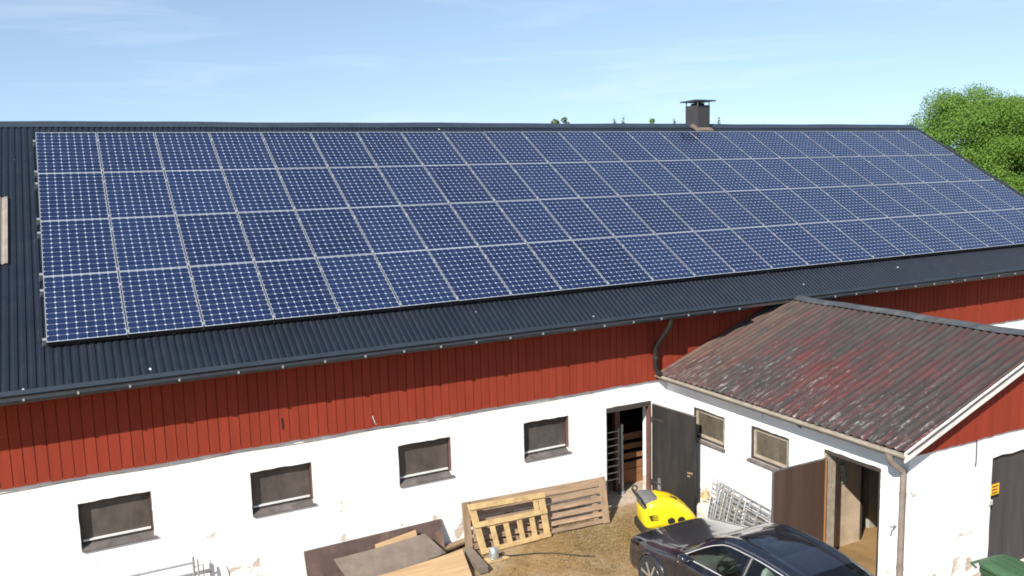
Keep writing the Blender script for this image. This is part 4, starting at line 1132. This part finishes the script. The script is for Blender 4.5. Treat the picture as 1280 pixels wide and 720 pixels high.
mb = cellmesh(Z['body'], (-1, 1))
for end in (0, 180):
    o = len(mb.v); mb.v += [cpt(end, j, 1) for j in range(57)] + [cpt(end, j, -1) for j in reversed(range(57))]; mb.f.append(tuple(range(o, o + 114)))
body = mb.build('body', M['paint'], car, smooth=40)
cellmesh(Z['windshield'], (-1, 1)).build('windshield', M['carglass'], car, smooth=60)
cellmesh(Z['rear_window'], (-1, 1)).build('rear_window', M['carglass'], car, smooth=60)
roofglass = pm('dark roof glass', (.010, .013, .020), .06, .1, 3, spec=.8)
cellmesh(Z['roof_glass'], (-1, 1)).build('roof_window', roofglass, car, smooth=60)
for sg in (-1, 1):
    dr = cellmesh(Z['door'], (sg,)).build('door', M['paint'], car, smooth=60)
    cellmesh(Z['front_window'], (sg,)).build('window', M['carglass'], dr, smooth=60)
    rd = cellmesh(Z['rear_door'], (sg,)).build('door', M['paint'], car, smooth=60)
    cellmesh(Z['rear_side_window'], (sg,)).build('window', M['carglass'], rd, smooth=60)
    cellmesh(Z['headlight'], (sg,)).build('headlight', M['carglass'], car, smooth=60)
    def line(pts, r, nm, mt_, par):
        out = []
        for (s_, v_) in pts:
            g = hermite(np.array([s_]), sS, A)[0]; q = hermite(np.array([v_]), np.arange(8.), g)[0]
            out.append((s_, sg * (q[0] + .003), q[1] + .002))
        MB().tube(out, r, 6).build(nm, mt_, par, smooth=60)
    # bright strip round the side windows, dark door seams
    up_ = [(fr_s(v), v) for v in np.linspace(2.88, 2.135, 18)] + [(s, 2.13) for s in np.linspace(2.20, 3.70, 26)] + [(4.02 - (2.88 - v) * .42, v) for v in np.linspace(2.13, 2.88, 8)]
    lo_ = [(s, 2.90) for s in np.linspace(1.46, 4.02, 40)]
    line(up_ , .0075, 'window_trim', M['chrome'], car); line(lo_, .0085, 'window_trim', M['chrome'], car)
    line([(2.66, v) for v in np.linspace(2.15, 2.9, 8)], .028, 'pillar', M['blackpl'], car)
    line([(1.42, v) for v in np.linspace(3.02, 6.2, 20)], .0035, 'door_seam', M['liner'], dr)
    line([(2.6625, v) for v in np.linspace(3.02, 6.2, 20)], .0035, 'door_seam', M['liner'], dr)
    line([(s, 1.95) for s in np.linspace(.42, 1.36, 20)], .0035, 'bonnet_seam', M['liner'], body)
    line([(s, 2.02) for s in np.linspace(2.12, 3.7, 26)], .010, 'roof_rail', M['satin'], car)
    hl = MB().tube([(2.45, sg * .885, .80), (2.47, sg * .91, .80), (2.58, sg * .91, .80), (2.60, sg * .885, .80)], .012, 8); hl.build('handle', M['paint'], dr, smooth=60)
    # wing mirror
    m = MB(); 
    secs = [(0, .03, .03), (.02, .075, .055), (.07, .085, .065), (.12, .07, .055), (.145, .03, .03)]
    n_s = 20; K = len(secs)
    for (dx_, hw, hz) in secs: m.v += [(1.66 + dx_, sg * (.965) + a, 1.005 + b) for a, b in sup(hw, hz, n_s, 3)]
    for i in range(K - 1):
        for k in range(n_s): m.f.append((i * n_s + k, i * n_s + (k + 1) % n_s, (i + 1) * n_s + (k + 1) % n_s, (i + 1) * n_s + k))
    m.f.append(tuple(reversed(range(n_s)))); m.f.append(tuple(range((K - 1) * n_s, K * n_s)))
    mir = m.build('mirror', M['paint'], car, smooth=60, fixn=True)
    MB().beam((1.72, sg * .80, .955), (1.72, sg * .93, .985), .06, .03).build('mirror_arm', M['blackpl'], mir)
    MB().tube([(1.69, sg * (.965) - .075, .965), (1.665, sg * .965, .957), (1.69, sg * .965 + .075, .965)], .007, 6).build('mirror_strip', M['chrome'], mir, smooth=60)
    # wheels, arch lips, liners
    for w_ in WHS:
        wr = .328; yc = sg * .79
        tb = MB().lathe([(wr * .70, -.105), (wr * .94, -.108), (wr, -.08), (wr, .08), (wr * .94, .108), (wr * .70, .105)], 40, (w_, yc, wr - .0), 'y').build('wheel', M['rubber'], car, smooth=40)
        m = MB().lathe([(.0, .0), (wr * .66, -.01 * sg), (wr * .70, .06 * sg), (wr * .735, .098 * sg), (wr * .72, .106 * sg), (wr * .68, .10 * sg)], 40, (w_, yc, wr), 'y'); m.build('rim', M['cast'], tb, smooth=30, fixn=True)
        m = MB()
        for k in range(7):
            a = k * 2 * math.pi / 7 + .2; c, s_ = math.cos(a), math.sin(a); yy = yc + sg * .085
            m.beam((w_ + c * .03, yy, wr + s_ * .03), (w_ + c * wr * .69, yy + sg * .008, wr + s_ * wr * .69), .035, .045, (0, 1, 0))
        m.lathe([(.055, -.02), (.05, .02), (.03, .025)], 16, (w_, yc + sg * .085, wr), 'y'); m.build('spokes', M['cast'], tb)
        pts = []
        for a in np.linspace(-.15, math.pi + .15, 26):
            s2, z2 = w_ + (WHR + .004) * math.cos(a), .33 + (WHR + .004) * math.sin(a)
            i = int(np.clip(np.searchsorted(ss, s2), 0, 180)); col_ = Gv[i]; jj = 24 + int(np.argmin(np.abs(col_[24:, 1] - z2))); pts.append((s2, sg * (col_[jj, 0] + .001), z2))
        MB().tube(pts, .016, 6).build('arch_lip', M['paint'], body, smooth=60)
        m = MB(); a_s = np.linspace(-.2, math.pi + .2, 20)
        m.grid([[(w_ + WHR * 1.02 * math.cos(a), sg * .55, .33 + WHR * 1.02 * math.sin(a)), (w_ + WHR * 1.02 * math.cos(a), sg * .80, .33 + WHR * 1.02 * math.sin(a))] for a in a_s])
        m.add([(w_, sg * .55, .33)] + [(w_ + WHR * 1.02 * math.cos(a), sg * .55, .33 + WHR * 1.02 * math.sin(a)) for a in a_s], [(0, k, k + 1) for k in range(1, 20)])
        m.build('arch_liner', M['liner'], body)
MB().box((.3, -.74, .17), (4.5, .74, .21)).build('underbody', M['liner'], car)
MB().box((1.35, -.74, .212), (4.1, .74, .36)).build('cabin_floor', M['liner'], car)
m = loft([(1.40, .76, .60, .90, 6), (1.60, .76, .55, .93, 5), (1.78, .75, .60, .90, 4), (1.83, .72, .64, .84, 4)], 24, 4); m.build('dashboard', M['greypl'], car, smooth=50)
for sg in (-1, 1):
    s1 = loft([(2.05, .20, .38, .52, 4), (2.10, .25, .36, .55, 4), (2.50, .25, .36, .54, 4), (2.60, .22, .36, .52, 4)], 24, 4)
    se = MB(); se.v = [(x, y + sg * .38, z) for x, y, z in s1.v]; se.f = list(s1.f)
    n = 24; o = len(se.v)
    for k, (x, z, hw, ht) in enumerate(((2.52, .46, .22, .06), (2.60, .60, .26, .075), (2.68, .80, .26, .065), (2.74, .98, .20, .05), (2.77, 1.05, .13, .045), (2.79, 1.14, .12, .045), (2.80, 1.19, .07, .03))):
        se.v += [(x + b, a + sg * .38, z) for a, b in sup(hw, ht, n, 3.5)]
    for k in range(6):
        for q in range(n): se.f.append((o + k * n + q, o + k * n + (q + 1) % n, o + (k + 1) * n + (q + 1) % n, o + (k + 1) * n + q))
    se.f.append(tuple(o + 6 * n + q for q in range(n)))
    se.build('seat', M['seat'], car, smooth=60)
b1 = loft([(3.05, .66, .38, .58, 5), (3.45, .66, .38, .60, 5), (3.52, .64, .40, .95, 5), (3.62, .62, .5, 1.0, 5)], 28, 5); b1.build('rear_bench', M['seat'], car, smooth=50)
m = MB().tube([(1.98 + .06 * math.sin(a), -.38 + .185 * math.cos(a), .90 + .165 * math.sin(a)) for a in np.linspace(0, 2 * math.pi, 24, endpoint=False)], .014, 8, closed=True)
m.beam((1.98, -.56, .90), (1.98, -.20, .90), .03, .02); m.tube([(1.98, -.38, .9), (1.80, -.38, .82)], .03, 8); m.build('steering_wheel', M['blackpl'], car, smooth=60)
m = MB()
for sg in (0, 1):
    y0 = -.55 + sg * .55; m.beam((1.40, y0, .992), (1.47, y0 + .5, 1.012), .012, .010)
m.build('wiper', M['blackpl'], car)

# ------------------------------------------------------------------ wheelie bin
wb = thing('wheelie_bin', 'green plastic wheelie bin with closed lid in front of the charcoal double door', 'bin', (11.22, -12.42, .15), (0, 0, R(-5)))
m = MB(); secs = [(.09, .21, .24), (.12, .22, .25), (.90, .275, .32), (.93, .29, .335), (.97, .29, .335)]
for (z, a, b) in secs: m.v += [(x, y, z) for x, y in sup(a, b, 32, 6)]
for i in range(4):
    for k in range(32): m.f.append((i * 32 + k, i * 32 + (k + 1) % 32, (i + 1) * 32 + (k + 1) % 32, (i + 1) * 32 + k))
m.f.append(tuple(reversed(range(32)))); m.f.append(tuple(range(4 * 32, 5 * 32)))
m.build('body', M['greenpl'], wb, smooth=40)
m = MB(); secs = [(.972, .30, .345), (.985, .305, .35), (1.02, .30, .345), (1.05, .24, .27), (1.058, .16, .18)]
for (z, a, b) in secs: m.v += [(x, y, z + .05 * (y + .35)) for x, y in sup(a, b, 32, 5)]
for i in range(4):
    for k in range(32): m.f.append((i * 32 + k, i * 32 + (k + 1) % 32, (i + 1) * 32 + (k + 1) % 32, (i + 1) * 32 + k))
m.f.append(tuple(reversed(range(32)))); m.f.append(tuple(range(4 * 32, 5 * 32)))
lid = m.build('lid', M['greenpl'], wb, smooth=30)
m = MB()
for x in (-.13, 0, .13): m.box((x - .012, -.22, 1.05), (x + .012, .24, 1.075 + .02))
m.build('lid_ribs', M['greenpl'], lid)
MB().tube([(-.25, .35, .95), (-.25, .43, .98), (.25, .43, .98), (.25, .35, .95)], .018, 10).build('handle', M['greenpl'], wb, smooth=60)
for x in (-.26, .26): MB().lathe([(.05, -.025), (.095, -.025), (.10, -.01), (.10, .01), (.095, .025), (.05, .025)], 20, (x, .26, .10), 'x').build('wheel', M['rubber'], wb, smooth=40)

# ------------------------------------------------------------------ trees
def tree(name, loc, h, rad, mat_, label, group, nleaf=14000, lump=34, seed=0, leaf=.26, base=.22, rz=None):
    g = np.random.default_rng(seed); t_ = thing(name, label, 'tree', loc, group=group)
    rz = rz or (h * (1 - base)) / 2; cz = h - rz
    # trunk and limbs
    m = MB(); tr = h * .022
    m.tube([(0, 0, -.2), (.05, .02, h * .2), (-.04, .06, h * .45), (.05, -.03, h * .7)], .2, 10, radii=[tr * 1.3, tr, tr * .7, tr * .3])
    for k in range(9):
        a = k * 2.4; z0 = h * (.2 + .05 * k); l = rad * g.uniform(.5, .85)
        m.tube([(0, 0, z0), (math.cos(a) * l * .5, math.sin(a) * l * .5, z0 + l * .35), (math.cos(a) * l, math.sin(a) * l, z0 + l * .8)], .1, 7, radii=[tr * .5, tr * .3, tr * .1])
    m.build('trunk', M['bark'], t_, smooth=60)
    # crown: leaves on many overlapping boughs
    C_, R_ = [], []
    ns = int(lump * .7)
    for k in range(lump):
        if k < ns:       # boughs spread evenly over the crown, the rest at random inside and a few standing out
            zz = 1 - 2 * (k + .5) / ns; ph = k * 2.39996; q = math.sqrt(1 - zz * zz); d = np.array([q * math.cos(ph), q * math.sin(ph), zz]) + g.normal(size=3) * .10; f = g.uniform(.66, .80)
        else: d = g.normal(size=3); d /= np.linalg.norm(d); f = g.uniform(.3, .84)
        C_.append(np.array([d[0] * rad * f, d[1] * rad * f, cz + d[2] * rz * f])); R_.append(rad * g.uniform(.20, .34))
    C_ = np.array(C_); R_ = np.array(R_)
    k = g.choice(lump, nleaf, p=R_**2 / (R_**2).sum()); d = g.normal(size=(nleaf, 3)); d /= np.linalg.norm(d, axis=1)[:, None]
    d[:, 2] = np.abs(d[:, 2]) * np.where(g.random(nleaf) < .75, 1, -1)
    fr = 1 - .45 * g.random(nleaf)**1.6 + .10 * g.normal(size=nleaf) * (g.random(nleaf) < .25)
    c = C_[k] + d * (R_[k] * fr)[:, None]
    nrm = d + g.normal(size=(nleaf, 3)) * .55; nrm /= np.linalg.norm(nrm, axis=1)[:, None]
    a = np.cross(nrm, g.normal(size=(nleaf, 3))); a /= np.linalg.norm(a, axis=1)[:, None]; b = np.cross(nrm, a)
    s = leaf * g.uniform(.5, 1.15, nleaf)[:, None]
    V = np.stack([c - a * s * .5, c + b * s * .32, c + a * s * .5, c - b * s * .32], 1).reshape(-1, 3)
    F = np.arange(nleaf * 4).reshape(-1, 4)
    me = bpy.data.meshes.new('crown'); me.from_pydata(V.tolist(), [], F.tolist()); me.update(); me.materials.append(M[mat_])
    o = bpy.data.objects.new('crown', me); COL.objects.link(o); o.parent = t_
    return t_
tg = 'broadleaf trees beyond the right end of the barn'
tree('broadleaf_tree', (53.7, 17.5, 0), 11.8, 4.2, 'leaf', 'round bright green tree just beyond the right end of the barn roof', tg, 120000, 130, 1, .145, .05)
tree('broadleaf_tree', (54.6, 14.0, 0), 10.7, 3.6, 'leaf2', 'light green tree filling the right edge of the photo, in front', tg, 95000, 120, 2, .145, .05)
tree('broadleaf_tree', (67.5, 22.0, 0), 11.9, 3.0, 'leaf3', 'brownish green tree behind the light green one at the right edge', tg, 26000, 50, 3, .19, .15)
tree('broadleaf_tree', (46.6, 17.0, 0), 8.2, 1.5, 'leaf2', 'small light green tree top just above the right end of the ridge', tg, 9000, 24, 5, .15, .15)

def conifer(name, loc, h, rad, label, seed):
    g = np.random.default_rng(seed); t_ = thing(name, label, 'tree', loc, group='distant tree tops above the barn ridge')
    MB().tube([(0, 0, -.2), (0, 0, h * .98)], .2, 8, radii=[h * .014, .03]).build('trunk', M['bark'], t_, smooth=60)
    V = []
    n = 2600
    z = h * (.18 + .82 * (1 - np.sqrt(g.random(n)))); r = rad * (1 - (z - h * .18) / (h * .82)) * (.75 + .25 * np.sin(z * 4)) * g.random(n)**.5; a = g.uniform(0, 6.28, n)
    c = np.stack([r * np.cos(a), r * np.sin(a), z - r * .25], 1); u = np.stack([np.cos(a), np.sin(a), -.35 + 0 * a], 1); v = np.stack([-np.sin(a), np.cos(a), 0 * a], 1)
    s = g.uniform(.35, .8, n)[:, None]
    V = np.stack([c, c + u * s * .5 + v * s * .3, c + u * s, c + u * s * .5 - v * s * .3], 1).reshape(-1, 3)
    me = bpy.data.meshes.new('crown'); me.from_pydata(V.tolist(), [], np.arange(n * 4).reshape(-1, 4).tolist()); me.update(); me.materials.append(M['needle'])
    o = bpy.data.objects.new('crown', me); COL.objects.link(o); o.parent = t_
fg = 'distant tree tops above the barn ridge'
tree('distant_tree', (107.7, 160, 0), 20.1, 3.4, 'farleaf', 'distant round tree top above the ridge, leftmost of the far trees', fg, 4000, 20, 21, .6, .3)
tree('distant_tree', (134.7, 160, 0), 20.2, 3.0, 'leaf2', 'distant yellow green tree top above the ridge, nearest left of the chimney', fg, 4000, 20, 22, .6, .3)
tree('distant_tree', (129.6, 160, 0), 19.2, 3.0, 'farleaf', 'low distant round tree top between two spires and the yellow green one', fg, 3000, 18, 23, .6, .3)
conifer('distant_spruce', (123.6, 160, 0), 19.7, 2.6, 'distant spruce tip above the ridge, left one of a close pair', 31)
conifer('distant_spruce', (126.3, 160, 0), 20.2, 2.4, 'distant spruce tip above the ridge, taller right one of a close pair', 32)
conifer('distant_spruce', (142.3, 160, 0), 19.6, 2.2, 'tiny distant spruce tip close to the left side of the chimney', 33)
conifer('distant_spruce', (157.4, 160, 0), 20.2, 2.4, 'distant spruce tip above the ridge just right of the chimney', 34)

SC.render.engine = 'CYCLES'
SC.cycles.filter_width = 1.8; SC.cycles.max_bounces = 8; SC.cycles.transparent_max_bounces = 12
